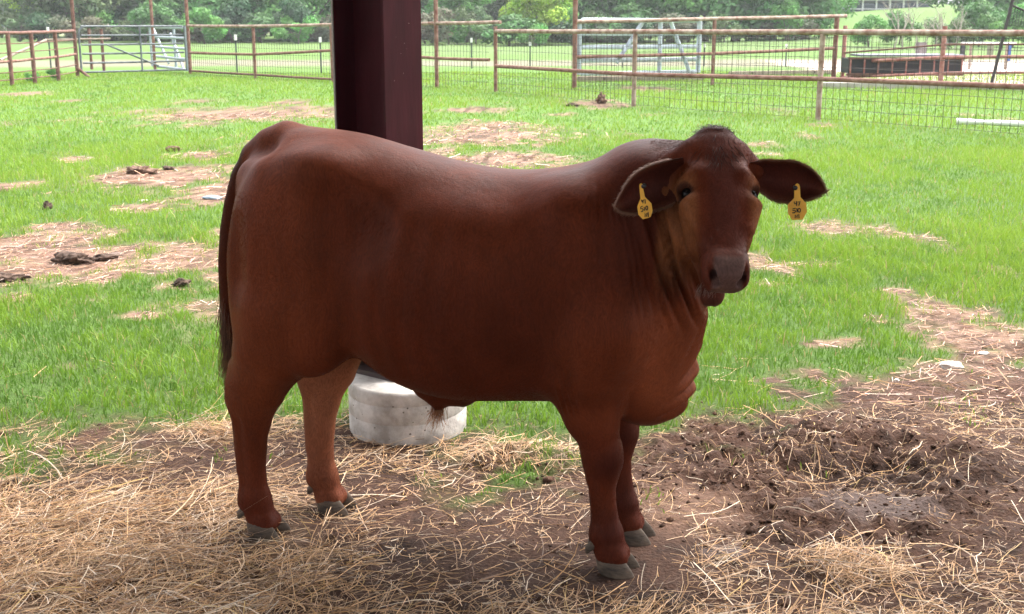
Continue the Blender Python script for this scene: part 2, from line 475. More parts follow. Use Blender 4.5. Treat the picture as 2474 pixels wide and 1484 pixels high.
# ------------------------------------------------------------------ loose hay and chaff
def straw(n, seed, lmin, lmax, wmin, wmax, sel, region, lift, seg=3, tone=0):
    R = np.random.default_rng(seed)
    y = R.uniform(region[2], region[3], n); x = R.uniform(region[0], region[1], n)
    keep = (R.random(n) < sel(x, y)) & (np.abs(x) < 0.60 * y + 0.50)
    for fi, (fx, fy) in enumerate(FEET):
        keep &= (np.hypot(x - fx - 0.02, y - fy + 0.03) > 0.15) | (R.random(n) < (0.12, 0.10, 0.30, 0.75)[fi])
    x, y = x[keep], y[keep]; k = len(x)
    hy = hay(x, y)
    L = R.uniform(lmin, lmax, k) ** 1.0 * R.choice([0.5, 0.8, 1.0], k)
    pref = 0.35 + 0.5 * fbm(x * 1.7, y * 1.7, None, 2, 33)
    a = R.normal(0, 1.0, k) + pref
    bend = R.normal(0, 0.9, k) * (R.random(k) < 0.6)
    kink = np.where(R.random(k) < 0.22, R.normal(0, 1.1, k), 0)
    z0 = lift * hy * R.random(k) ** 1.6 + 0.003
    tilt = np.where(R.random(k) < 0.10, R.uniform(0.0, 0.6, k), R.normal(0, 0.10, k))
    P = np.zeros((k, seg + 1, 3)); P[:, 0] = np.stack([x, y, np.zeros(k)], 1)
    ang = a.copy()
    for i in range(seg):
        ang = ang + bend / seg + np.where(i == seg // 2, kink, 0)
        P[:, i + 1, 0] = P[:, i, 0] + np.cos(ang) * L / seg
        P[:, i + 1, 1] = P[:, i, 1] + np.sin(ang) * L / seg
    for i in range(seg + 1):
        P[:, i, 2] = height(P[:, i, 0], P[:, i, 1]) + z0 + np.maximum(tilt * L * i / seg, -z0 * 0.6) 
    w = R.uniform(wmin, wmax, k)
    dirv = P[:, -1] - P[:, 0]; nn = np.stack([-dirv[:, 1], dirv[:, 0], np.zeros(k)], 1); nn /= np.linalg.norm(nn, axis=1)[:, None] + 1e-9
    roll = R.uniform(-0.9, 0.9, k)
    off = nn * np.cos(roll)[:, None] + np.array((0, 0, 1.0)) * np.sin(roll)[:, None]
    off = off * (w * 0.5)[:, None]
    V = np.zeros((k, (seg + 1) * 2, 3))
    for i in range(seg + 1):
        V[:, 2 * i] = P[:, i] - off; V[:, 2 * i + 1] = P[:, i] + off
    o = (np.arange(k) * (seg + 1) * 2)[:, None]
    F = np.concatenate([o + np.array([[2 * i, 2 * i + 1, 2 * i + 3, 2 * i + 2]]) for i in range(seg)])
    pal = np.array([(0.66, 0.41, 0.220), (0.74, 0.51, 0.31), (0.58, 0.34, 0.155), (0.80, 0.65, 0.49), (0.36, 0.22, 0.135), (0.22, 0.135, 0.09), (0.62, 0.42, 0.17)])
    pr = [0.24, 0.20, 0.20, 0.10, 0.14, 0.08, 0.04] if tone == 0 else [0.16, 0.14, 0.10, 0.08, 0.26, 0.24, 0.02]
    c = pal[R.choice(7, k, p=pr)] * R.uniform(0.60, 1.18, k)[:, None]
    return V.reshape(-1, 3), F, np.repeat(c[:, None, :], (seg + 1) * 2, 1).reshape(-1, 3)
REG = (-2.9, 2.9, 2.5, 4.6)
inb = lambda x, y: sstep(0.25, 0.7, bare(x, y))
S = [straw(118000, 201, 0.04, 0.15, 0.0010, 0.0021, lambda x, y: inb(x, y) * np.clip(hay(x, y) * 1.15, 0, 1), REG, 0.035),
     straw(29000, 202, 0.08, 0.26, 0.0016, 0.0032, lambda x, y: inb(x, y) * np.clip(hay(x, y) * 0.9 - 0.03, 0, 1), REG, 0.050, 4),
     straw(2600, 203, 0.10, 0.30, 0.0022, 0.0042, lambda x, y: 0.10 + 0.3 * hay(x, y) + 0 * x, (-2.4, 2.6, 2.6, 5.2), 0.045, 4),
     straw(33000, 204, 0.008, 0.034, 0.0010, 0.0026, lambda x, y: 0.5 * inb(x, y), REG, 0.012, 1, 1)]
off = 0; VV, TT, CC = [], [], []
for v, t, c in S:
    VV.append(v); TT.append(t + off); CC.append(c); off += len(v)
sme = np_mesh('hay', np.concatenate(VV), np.concatenate(TT), False)
set_col(sme, 'straw', np.concatenate(CC))
tag(link('hay', sme, None, mat('hay_straw', attr='straw', rough=0.6, spec=0.35, var=0.18, scale=120, trans=0.12)),
    'loose golden hay scattered over the trampled shed floor', 'hay', kind='stuff')
# dead grass litter on the worn patches out in the paddock
S = [straw(42000, 211, 0.04, 0.12, 0.0020, 0.0042, lambda x, y: sstep(0.35, 0.75, bare(x, y)), (-5, 5, 4.6, 9.5), 0.02, 1, 1),
     straw(30000, 212, 0.06, 0.18, 0.0045, 0.009, lambda x, y: sstep(0.35, 0.75, bare(x, y)), (-9, 9, 9.5, 20), 0.03, 1, 1)]
off = 0; VV, TT, CC = [], [], []
for v, t, c in S:
    VV.append(v); TT.append(t + off); CC.append(np.clip(c * np.array((0.86, 0.82, 0.90)) + np.array((0.03, 0.01, 0.015)), 0, 1)); off += len(v)
lme = np_mesh('dry_litter', np.concatenate(VV), np.concatenate(TT), False)
set_col(lme, 'straw', np.concatenate(CC))
tag(link('dry_litter', lme, None, MATS['hay_straw']), 'pale dead grass litter on the worn patches of the paddock', 'litter', kind='stuff')

# ------------------------------------------------------------------ dirt crumbs
def clod_mesh(seed, sub=2, rough=0.35):
    bm = bmesh.new(); bmesh.ops.create_icosphere(bm, subdivisions=sub, radius=1.0)
    me_v = np.array([v.co[:] for v in bm.verts]); fc = np.array([[v.index for v in f.verts] for f in bm.faces])
    bm.free()
    r = 1 + rough * fbm(me_v[:, 0] * 1.6 + seed * 7, me_v[:, 1] * 1.6, me_v[:, 2] * 1.6, 3, seed)
    j = np.random.default_rng(seed + 900).uniform(1 - rough * 0.45, 1 + rough * 0.45, (len(me_v), 1)) if sub < 2 else 1.0
    return me_v * r[:, None] * j, fc
R = np.random.default_rng(301)
cv, cf = zip(*[clod_mesh(s, 1, 0.7) for s in range(6)])
VV, TT, CC = [], [], []; off = 0
n = 11000
x = R.uniform(-2.0, 2.3, n); y = R.uniform(2.6, 4.9, n)
d = np.maximum(np.maximum(sstep(1.25, 0.6, el(DIRT, x, y)) * (1 - 0.6 * sstep(1.2, 0.6, el(PATH, x, y))), sstep(1.3, 0.6, el(CLODS, x, y))), np.maximum(0.14 * np.ones(n), 0.9 * sstep(1.3, 0.6, el(BLACK1, x, y))))
keep = (R.random(n) < d * bare(x, y)) & (np.abs(x) < 0.46 * y + 0.2)
x, y = x[keep], y[keep]; z = height(x, y)
for i in range(len(x)):
    s = R.choice([0.003, 0.005, 0.008, 0.013], p=[0.42, 0.38, 0.15, 0.05]) * R.uniform(0.7, 1.4)
    k = R.integers(6); a = R.uniform(0, 6.28)
    v = cv[k] * np.array((s * R.uniform(0.8, 1.5), s, s * 0.75))
    v = np.stack([v[:, 0] * math.cos(a) - v[:, 1] * math.sin(a) + x[i], v[:, 0] * math.sin(a) + v[:, 1] * math.cos(a) + y[i], v[:, 2] + z[i] - s * 0.10], 1)
    VV.append(v); TT.append(cf[k] + off); off += len(v)
    c = np.array((0.064, 0.034, 0.022)) * R.uniform(0.65, 1.4)
    CC.append(np.tile(c, (len(v), 1)))
cme = np_mesh('dirt_crumbs', np.concatenate(VV), np.concatenate(TT), True)
set_col(cme, 'ground_col', np.concatenate(CC))
tag(link('dirt_crumbs', cme, None, MATS['ground_soil']), 'crumbled brown earth and dung crumbs on the trampled floor', 'soil', kind='stuff')
# ================================================================== the shed: concrete pier, steel column, roof overhead
m_maroon = mat('maroon_steel', (0.043, 0.0068, 0.0105), 0.55, 0.10, var=0.25, scale=6, bump=0.08, bscale=25, stretch=(3, 3, 0.5))
m_conc = mat('pier_concrete', (0.27, 0.24, 0.21), 0.9, 0.25, col2=(0.58, 0.54, 0.50), scale=9, bump=0.35, bscale=50)
PIER = Vector((-0.395, 4.345, 0)); PR = 0.222; PZ = 0.196
pier = empty('concrete_pier', PIER)
tag(pier, 'round pale concrete pier under the steel column, behind the bull\'s belly', 'pier')
mb = MB(); n = 64
prof = [(-0.10, 1.0), (0.02, 1.0), (0.077, 1.001), (0.079, 0.995), (0.082, 0.995), (0.084, 1.001), (0.147, 1.0), (0.149, 0.995), (0.152, 0.995), (0.154, 1.0), (PZ - 0.012, 0.998), (PZ - 0.004, 0.985), (PZ, 0.955)]
Vp = []; 
for z, f in prof:
    for j in range(n):
        a = 2 * PI * j / n
        seam = 0.10 * (z > 0.06) * (z < 0.1) * 0
        Vp.append((PR * f * math.cos(a), PR * f * math.sin(a), z + (0.010 * math.sin(a + 0.6) if 0.05 < z < 0.16 else 0)))
Fp = [(i * n + j, i * n + (j + 1) % n, (i + 1) * n + (j + 1) % n, (i + 1) * n + j) for i in range(len(prof) - 1) for j in range(n)]
Fp.append(tuple((len(prof) - 1) * n + j for j in range(n)))
mb.add(Vp, Fp)
mb.build('shaft', m_conc, pier, True, 50)
R = np.random.default_rng(41)
m_pit = mat('pier_pit', (0.17, 0.145, 0.12), 0.95)
mbp = MB()
for k in range(34):       # air holes and dirt flecks
    a = R.uniform(PI * 1.02, PI * 1.98); z = R.uniform(0.02, 0.17); s = R.uniform(0.0010, 0.0042)
    c = Vector((math.cos(a), math.sin(a), 0)) * (PR * 1.003) + Vector((0, 0, z))
    t = Vector((-math.sin(a), math.cos(a), 0)); u = Vector((0, 0, 1))
    pts = [c + t * s * math.cos(q) * R.uniform(0.7, 1.3) + u * s * math.sin(q) * R.uniform(0.7, 1.2) for q in np.linspace(0, 2 * PI, 8)[:-1]]
    mbp.add(pts, [tuple(range(7))])
o = mbp.build('pitting', m_pit, pier); o['kind'] = 'stuff'

nrm = Vector((0.797, -0.604, 0)); tan = Vector((0.604, 0.797, 0))
CN = Vector((-0.387, 4.365, 0)); CW, CD, CT = 0.20, 0.25, 0.012
cc = CN - nrm * (CD / 2)
column = empty('steel_column', (cc.x, cc.y, PZ))
tag(column, 'dark maroon steel column rising from the concrete pier behind the bull', 'column')
ZT = 4.3
rz = math.atan2(nrm.y, nrm.x)
Hc = ZT - PZ - 0.02
def loc_box(name, c, size, m, bev=0.0015):
    mb = MB(); mb.box(c, size, rz, bev, Matrix.Rotation(rz, 4, 'Z') @ Matrix.Translation(Vector(c)))
    return mb.build(name, m, column)
loc_box('flange', (CD / 2 - CT / 2, 0, 0.02 + Hc / 2), (CT, CW, Hc), m_maroon)
loc_box('flange', (-CD / 2 + CT / 2, 0, 0.02 + Hc / 2), (CT, CW, Hc), m_maroon)
loc_box('web', (0, 0, 0.02 + Hc / 2), (CD - 2 * CT - 0.001, 0.008, Hc), m_maroon, 0.0)
loc_box('base_plate', (0, 0, 0.010), (0.30, 0.23, 0.018), mat('plate_steel', (0.05, 0.03, 0.028), 0.6))
loc_box('edge_gleam_strip', (-CD / 2 + CT / 2 - 0.001, -CW / 2 - 0.0035, 0.02 + Hc / 2), (CT * 0.6, 0.004, Hc - 0.01), mat('painted_edge_gleam', (0.30, 0.28, 0.25), 0.6), 0.0)  # pale strip added to imitate sky light on the far flange edge
for sx_ in (-1, 1):
    for sy_ in (-1, 1):
        mb = MB(); mb.tube([(0, 0, 0.0), (0, 0, 0.05)], 0.010, 8); mb.tube([(0, 0, 0.019), (0, 0, 0.034)], 0.018, 6)
        o = mb.build('anchor_bolt', mat('plate_steel'), column); o.location = Matrix.Rotation(rz, 3, 'Z') @ Vector((sx_ * 0.075, sy_ * 0.055, 0))
mbf = MB()
for k in range(16):
    a = R.uniform(-0.08, 0.08); z = R.uniform(0.7, 1.6); s = R.uniform(0.0008, 0.0022)
    c = Matrix.Rotation(rz, 3, 'Z') @ Vector((CD / 2 + 0.001, a, z))
    mbf.box(c, (s, s * 1.3, s), rz)
o = mbf.build('paint_chips', mat('chip', (0.35, 0.28, 0.27), 0.8), column); o['kind'] = 'stuff'

# the roof over the camera and the bull: what shades the foreground
m_roof = mat('roof_sheet', (0.32, 0.31, 0.30), 0.55, 0.4, var=0.1, scale=3)
roof = empty('shed_roof', (0, 4.5, ZT))
tag(roof, 'ribbed metal roof of the open shed on the maroon column, overhead', 'roof')
RY0, RY1, RX = -9.0, 4.62, 6.6
def rzf(y): return ZT + 0.09 + (RY1 - y) * 0.05
mb = MB()
Vr, Fr = [], []
kx = 0
prof = []
x = -RX
while x < RX:
    prof += [(x, 0), (x + 0.20, 0), (x + 0.22, 0.03), (x + 0.26, 0.03), (x + 0.28, 0)]
    x += 0.30
for (px_, dz) in prof:
    for yy in (RY0, RY1):
        Vr.append((px_, yy - 4.5, rzf(yy) + dz - ZT))
for i in range(len(prof) - 1):
    Fr.append((2 * i, 2 * i + 2, 2 * i + 3, 2 * i + 1))
mb.add(Vr, Fr)
mb.build('roof_sheet', m_roof, roof)
for yy in (4.35, 2.8, 1.2, -0.4, -2.0, -3.6, -5.2, -6.8, -8.6):
    mb = MB(); mb.box((0, yy - 4.5, rzf(yy) - 0.075 - ZT), (2 * RX, 0.06, 0.13)); mb.build('purlin', m_maroon, roof)
# ================================================================== pens: pipe fences, gates, posts and the things lying about
m_rust = mat('rusty_pipe', (0.135, 0.050, 0.036), 0.8, 0.3, col2=(0.27, 0.155, 0.12), scale=9, bump=0.2, bscale=60)
m_rust2 = mat('pale_rust_pipe', (0.17, 0.085, 0.06), 0.8, 0.3, col2=(0.42, 0.33, 0.27), scale=7, bump=0.2, bscale=60)
m_dark_rust = mat('dark_rust_pipe', (0.085, 0.035, 0.028), 0.75, 0.35, col2=(0.20, 0.10, 0.075), scale=9, bump=0.2, bscale=60)
m_redpipe = mat('red_pipe', (0.26, 0.075, 0.065), 0.7, 0.35, col2=(0.42, 0.22, 0.18), scale=9)
m_galv = mat('galvanised', (0.26, 0.30, 0.35), 0.55, 0.5, metal=0.25, col2=(0.40, 0.44, 0.48), scale=14)
m_greygate = mat('grey_gate_pipe', (0.075, 0.085, 0.095), 0.55, 0.5, metal=0.2, col2=(0.15, 0.165, 0.18), scale=10)
m_wire = mat('fence_wire', (0.055, 0.045, 0.04), 0.8, 0.3)
m_wood = mat('weathered_timber', (0.20, 0.155, 0.12), 0.9, 0.2, col2=(0.34, 0.28, 0.23), scale=6, bump=0.5, bscale=20, stretch=(0.3, 2, 2))
m_tpost = mat('tpost_green', (0.045, 0.065, 0.055), 0.7); m_white = mat('white_paint', (0.78, 0.77, 0.74), 0.5)
def G(x, y): return float(height(np.array([x]), np.array([y]))[0])
def sub(mb, name, m, parent, smooth=False, auto=None):
    L = parent.location if parent.parent is None else parent.parent.location
    mb.v = [(p[0] - L.x, p[1] - L.y, p[2] - L.z) for p in mb.v]
    return mb.build(name, m, parent, smooth, auto)
def pipe(name, pts, r, m, parent, n=10):
    mb = MB(); mb.tube(pts, r, n)
    return sub(mb, name, m, parent, True, 50)
def mesh_wires(parent, P, Q, z0, z1, sx, sz, r=0.0042, m=None):
    mb = MB(); L = (Q - P).length; d = (Q - P) / L
    nv = int(L / sx); nh = int((z1 - z0) / sz)
    R = random.Random(int(abs(P.x * 100)) + 3)
    for i in range(1, nv):
        q = P + d * (L * i / nv); e = R.uniform(-0.008, 0.008)
        mb.tube([(q.x + e, q.y, q.z + z0), (q.x - e, q.y, q.z + (z0 + z1) / 2), (q.x + R.uniform(-.006, .006), q.y, q.z + z1)], r, 3, False)
    for j in range(nh + 1):
        z = z0 + (z1 - z0) * j / nh
        pts = []
        for i in range(0, 9):
            q = P + d * (L * i / 8); pts.append((q.x, q.y, q.z + z + R.uniform(-0.008, 0.008)))
        mb.tube(pts, r, 3, False)
    o = sub(mb, 'wire_mesh', m or m_wire, parent); o['kind'] = 'stuff'
    return o
def wp(px, py):
    g = gnd(px, py); g.z = G(g.x, g.y); return g

# ---- near fence on the right: corner post, two posts, rails running out of frame
P1, P2, P3 = wp(1197, 222), wp(1530, 258), wp(1975, 292)
P4 = Vector((7.9, 14.6, 0)); P4.z = G(P4.x, P4.y)
nf = empty('pipe_fence', P1)
tag(nf, 'rusty pipe fence with wire mesh running out of the frame at right, the nearest fence', 'fence')
z1, z2, z3 = aty(1197, 76, P1.y).z, aty(1530, 77, P2.y).z, aty(1975, 78, P3.y).z
m1, m2, m3 = aty(1197, 160, P1.y).z, aty(1530, 180, P2.y).z, aty(1975, 191, P3.y).z
for p, zt, m in ((P1, z1 + 0.10, m_rust), (P2, z2 - 0.03, m_rust2), (P3, z3 - 0.03, m_rust2), (P4, z3 - 0.02, m_rust2)):
    pipe('post', [(p.x, p.y, p.z - 0.1), (p.x, p.y, zt)], 0.042, m, nf)
pts = [Vector((p.x, p.y, z)) for p, z in ((P1, z1), (P2, z2), (P3, z3), (P4, z3 + 0.02))]
for a, b in zip(pts[:-1], pts[1:]): pipe('top_rail', [a, (a + b) / 2 + Vector((0, 0, -0.004)), b], 0.044, m_rust2, nf)
pts = [Vector((p.x, p.y - 0.03, z)) for p, z in ((P1, m1), (P2, m2), (P3, m3), (P4, m3 + 0.03))]
for a, b in zip(pts[:-1], pts[1:]): pipe('middle_rail', [a, (a + b) / 2, b], 0.038, m_rust, nf)
for a, b, zt in ((P1, P2, z1), (P2, P3, z2), (P3, P4, z3)): mesh_wires(nf, a, b, 0.03, zt - 0.06, 0.125, 0.15)

# ---- long back fence from the gate post to the corner
B = [wp(460, 180), wp(617, 190), Vector((-4.45, 30.3, 0)), wp(1055, 212), Vector((P1.x - 0.14, P1.y + 0.12, 0))]
bf = empty('pipe_fence', B[0])
tag(bf, 'long rusty pipe fence with wire mesh passing behind the maroon column', 'fence')
bz = [aty(460, 63, B[0].y).z, aty(617, 64, B[1].y).z, 1.40, aty(1055, 57, B[3].y).z, aty(1190, 54, B[4].y).z]
bm_ = [aty(460, 128, B[0].y).z, aty(617, 132, B[1].y).z, 0.78, aty(1055, 141, B[3].y).z, aty(1190, 145, B[4].y).z]
for i, p in enumerate(B[:4]):
    tall = i in (0, 3)
    pipe('post', [(p.x, p.y, p.z - 0.1), (p.x, p.y, 3.4 if tall else bz[i])], 0.048 if tall else 0.042, m_rust, bf)
def rails(parent, PS, ZS, name, r, m, dy=0.0):
    q = [Vector((p.x, p.y + dy, z)) for p, z in zip(PS, ZS)]
    for a, b in zip(q[:-1], q[1:]): pipe(name, [a, (a + b) / 2 + Vector((0, 0, -0.006)), b], r, m, parent)
rails(bf, B[:4] + [B[4] + Vector((0.25, -0.15, 0))], bz[:4] + [bz[4]], 'top_rail', 0.040, m_rust2)
rails(bf, B, bm_, 'middle_rail', 0.036, m_rust)
rails(bf, B[:3], [0.10, 0.10, 0.08], 'bottom_rail', 0.030, m_dark_rust)
for a, b, zt in zip(B[:-1], B[1:], (0.95, 0.95, 0.95, 1.0)): mesh_wires(bf, a, b, 0.02, zt, 0.11, 0.14)

# ---- corner pen on the left: rod fence
Lp = [Vector((-12.4, 27.2, 0)), wp(30, 208), wp(85, 203), wp(142, 196), wp(188, 187)]
lf = empty('rod_fence', Lp[-1])
tag(lf, 'dark rusty pipe and rod fence at the far left edge', 'fence')
ztop = [1.25, aty(18, 80, Lp[1].y).z, aty(75, 79, Lp[2].y).z, aty(130, 77, Lp[3].y).z, aty(180, 75, Lp[4].y).z]
for i, p in enumerate(Lp):
    pipe('post', [(p.x, p.y, p.z - 0.1), (p.x, p.y, 3.5 if i == 4 else ztop[i])], 0.050, m_dark_rust, lf)
rails(lf, Lp, ztop, 'top_rail', 0.042, m_dark_rust)
zz = [0.56, aty(25, 149, Lp[1].y).z, aty(80, 143, Lp[2].y).z, aty(136, 138, Lp[3].y).z, aty(184, 131, Lp[4].y).z]
rails(lf, Lp, zz, 'middle_rail', 0.034, m_rust)
for f in (0.25, 0.55, 1.30, 1.62):
    rails(lf, Lp, [(z * f if f < 1 else z + (t - z) * (f - 1)) for z, t in zip(zz, ztop)], 'rod', 0.013, m_dark_rust)
pipe('brace', [(Lp[4].x, Lp[4].y, 0.25), (Lp[4].x + 0.35, Lp[4].y - 0.1, 0.0)], 0.04, m_dark_rust, lf)
a, b = aty(0, 146, 31.5), aty(112, 97, 34.5)
pb = empty('leaning_pole', a); pipe('shaft', [a, b], 0.035, m_wood, pb); pipe('stub', [b, b + Vector((1.6, 0.6, 0.02))], 0.03, m_wood, pb)
tag(pb, 'thin grey pole sloping up behind the rod fence at far left', 'pole')

# ---- gates
def gate(name, label, A, Bv, zb, zt, nr, r, m, upr, diags, group=None, round_corner=False, wire=False):
    g = empty(name, A); tag(g, label, 'gate', group)
    d = (Bv - A); L = d.length; d = d / L
    def at(s, z): q = A + d * (L * s); return Vector((q.x, q.y, A.z + (Bv.z - A.z) * s + z))
    for k in range(nr):
        z = zb + (zt - zb) * k / (nr - 1)
        pipe('gate_rail', [at(0.02, z), at(0.5, z - 0.004), at(0.98, z)], r, m, g)
    if round_corner:
        pipe('end_upright', [at(0.0, zb), at(0.0, zt - 0.22), at(0.008, zt - 0.10), at(0.03, zt - 0.03), at(0.07, zt)], r * 1.05, m, g)
    else:
        pipe('end_upright', [at(0.0, zb - 0.02), at(0.0, zt + 0.02)], r * 1.1, m, g)
    pipe('end_upright', [at(1.0, zb - 0.02), at(1.0, zt + 0.02)], r * 1.1, m, g)
    for s in upr: 
        n_ = Vector((-d.y, d.x, 0)) * -0.03
        pipe('upright', [at(s, zb) + n_, at(s, zt) + n_], r * 0.95, m, g)
    for (s0, z0, s1, z1_) in diags:
        n_ = Vector((-d.y, d.x, 0)) * -0.03
        pipe('diagonal_brace', [at(s0, zb + (zt - zb) * z0) + n_, at(s1, zb + (zt - zb) * z1_) + n_], r * 0.9, m, g)
    if wire: mesh_wires(g, at(0, 0), at(1, 0), zb, zb + (zt - zb) * 0.65, 0.10, 0.12)
    return g
A = Vector((Lp[4].x + 0.10, Lp[4].y + 0.05, 0)); Bv = Vector((B[0].x - 0.12, B[0].y + 0.1, 0))
g1 = gate('pipe_gate', 'long dark grey pipe gate with a rounded corner beside the left rod fence', A, Bv, 0.13, aty(250, 64, 33.8).z, 6, 0.027, m_greygate, (0.56,), ((0.24, 0.6, 0.72, 0.1),), round_corner=True)
H0 = Vector((B[0].x - 0.05, B[0].y + 0.02, 0)); H1 = gnd(369, 168)
g2 = gate('pipe_gate', 'short bright galvanised gate swung open behind the long dark grey one', H0, H1, 0.12, 1.30, 5, 0.040, m_galv, (0.35,), ((0.15, 0.0, 0.45, 0.85), (0.95, 1.0, 0.55, 0.1)))
# posts behind the gates
for px, py, top, mm, lab in ((375, 172, 3.6, m_rust, 'tall thin rusty pipe post standing behind the two left gates'), (252, 178, 1.25, m_dark_rust, 'short dark post seen through the long grey gate, nearer its middle'),
                             (222, 168, 1.25, m_dark_rust, 'short dark post seen through the long grey gate, nearer its rounded end')):
    g = wp(px, py); o = empty('pipe_post', g); tag(o, lab, 'post'); pipe('shaft', [(g.x, g.y, g.z - 0.1), (g.x, g.y, top)], 0.045, mm, o); pipe('cap', [(g.x, g.y, top), (g.x, g.y, top + 0.01)], 0.047, mm, o)

# ---- fence and galvanised gate right of the column, farther back
T = [wp(1387, 215), wp(1720, 208), wp(2012, 200)]
tf = empty('pipe_fence', T[0])
tag(tf, 'rusty pipe fence in the middle distance with the galvanised gate behind it', 'fence')
tz = [aty(1390, 53, T[0].y).z, aty(1720, 46, T[1].y).z, aty(2015, 39, T[2].y).z]
tm = [aty(1390, 138, T[0].y).z, aty(1720, 130, T[1].y).z, aty(2012, 117, T[2].y).z]
pipe('post', [(T[0].x, T[0].y, -0.1), (T[0].x, T[0].y, 3.6)], 0.055, m_rust, tf)
pipe('post', [(T[1].x, T[1].y, -0.1), (T[1].x, T[1].y, tz[1])], 0.045, m_rust, tf)
pipe('post', [(T[2].x, T[2].y, -0.1), (T[2].x, T[2].y, tz[2])], 0.060, m_rust, tf)
T2 = [T[0], T[1], T[2] + Vector((0.25, 0.1, 0))]
rails(tf, T2, tz, 'top_rail', 0.045, m_rust2)
rails(tf, T, tm, 'middle_rail', 0.040, m_rust)
for a, b in zip(T[:-1], T[1:]): mesh_wires(tf, a, b, 0.05, 1.25, 0.13, 0.15)
A = T[0] + Vector((0.10, 0.12, 0)); Bv = Vector((aty(1688, 150, 28.75).x, 28.85, 0))
g3 = gate('pipe_gate', 'wide pale galvanised gate with slanting braces right of the maroon column', A, Bv, 0.32, 1.50, 5, 0.054, mat('bright_galvanised', (0.40, 0.46, 0.54), 0.5, 0.5, col2=(0.54, 0.59, 0.65), scale=10), (0.66,), ((0.30, 0.2, 0.52, 1.0), (0.92, 0.0, 0.74, 1.0)))
def timber(px0, py0, px1, py1, hgt, wid, lab):
    a, b = gnd(px0, py0), gnd(px1, py1); c = (a + b) / 2; c.z = G(c.x, c.y)
    t = empty('timber_beam', c); tag(t, lab, 'beam')
    mb = MB(); L = (b - a).length
    M = Matrix.Translation(Vector((0, 0, hgt / 2 + c.z - c.z))) @ Matrix.Rotation(math.atan2(b.y - a.y, b.x - a.x), 4, 'Z')
    mb.box((0, 0, 0), (L, wid, hgt), 0, 0.02, M); mb.build('sleeper', m_wood, t)
    for s in (-0.3, 0.32):
        mb = MB(); mb.tube([(s * L, -wid / 2 - 0.006, hgt * 0.55), (s * L, -wid / 2 + 0.01, hgt * 0.55)], 0.035, 10)
        o = mb.build('knot', mat('knot_dark', (0.07, 0.05, 0.04), 0.9), t); o.location = (0, 0, 0); o.rotation_euler = (0, 0, math.atan2(b.y - a.y, b.x - a.x))
timber(1395, 199, 1700, 196, 0.14, 0.2, 'grey weathered timber lying on the grass under the wide galvanised gate')
timber(1762, 184, 2005, 180, 0.12, 0.2, 'grey weathered timber lying on the grass left of the dark feed bunk')

# ---- red pen with a low dark feed bunk at the right
Rp = [Vector((T[2].x + 0.15, T[2].y - 0.25, 0)), wp(2270, 217), Vector((12.9, 25.4, 0))]
rf = empty('red_fence', Rp[0]); tag(rf, 'faded red pipe fence in front of the dark feed bunk at right', 'fence')
for i, p in enumerate(Rp): pipe('post', [(p.x, p.y, -0.1), (p.x, p.y, 1.38)], 0.050, m_redpipe, rf)
for nm, ya, yb, yc, r in (('top_rail', 128, 108, 106, 0.022), ('upper_rail', 150, 139, 133, 0.038), ('lower_rail', 187, 177, 172, 0.030), ('bottom_rail', 213, 206, 203, 0.030)):
    rails(rf, Rp, [aty(2040, ya, Rp[0].y).z, aty(2270, yb, Rp[1].y).z, aty(2470, yc, Rp[2].y).z], nm, r, m_redpipe if nm != 'top_rail' else m_dark_rust, -0.03)
for a, b in zip(Rp[:-1], Rp[1:]): mesh_wires(rf, a, b, 0.1, 1.30, 0.12, 0.15)
c = Vector((9.35, 29.2, 0))
fb = empty('feed_bunk', c); tag(fb, 'low long dark feed bunk with a slate lid and reddish bars', 'feed bunk')
def bx(name, o, s, m, rz=0.0, par=fb):
    mb = MB(); mb.box((o[0] + c.x, o[1] + c.y, o[2] + c.z), s, rz, 0.01); return sub(mb, name, m, par)
bx('trough', (0, 0.25, 0.45), (2.7, 0.7, 0.34), mat('bunk_dark', (0.018, 0.017, 0.022), 0.7))
bx('lid', (0.15, 0.28, 0.69), (2.5, 0.95, 0.045), mat('slate_lid', (0.13, 0.14, 0.17), 0.5), 0.0)
bx('front_beam', (0, -0.16, 0.63), (2.78, 0.06, 0.05), m_dark_rust)
bx('skid', (0, -0.10, 0.25), (2.78, 0.08, 0.06), m_dark_rust)
for k in range(9):
    bx('bar', (-1.32 + k * 0.33, -0.17, 0.44), (0.035, 0.035, 0.33), m_redpipe)
c = Vector((10.6, 27.3, 0))
cu = empty('concrete_kerb', c); tag(cu, 'low pale concrete kerb along the grass below the red fence', 'kerb')
a, b = wp(2045, 216), wp(2473, 222)
mb = MB(); L = (b - a).length + 3
M = Matrix.Translation((a + b) / 2 + Vector((1.0, 0.2, 0.05))) @ Matrix.Rotation(math.atan2(b.y - a.y, b.x - a.x), 4, 'Z')
mb.box((0, 0, 0), (L, 0.3, 0.14), 0, 0.015, M); sub(mb, 'kerb_slab', mat('kerb_concrete', (0.42, 0.39, 0.34), 0.9, col2=(0.30, 0.27, 0.23), scale=5), cu)

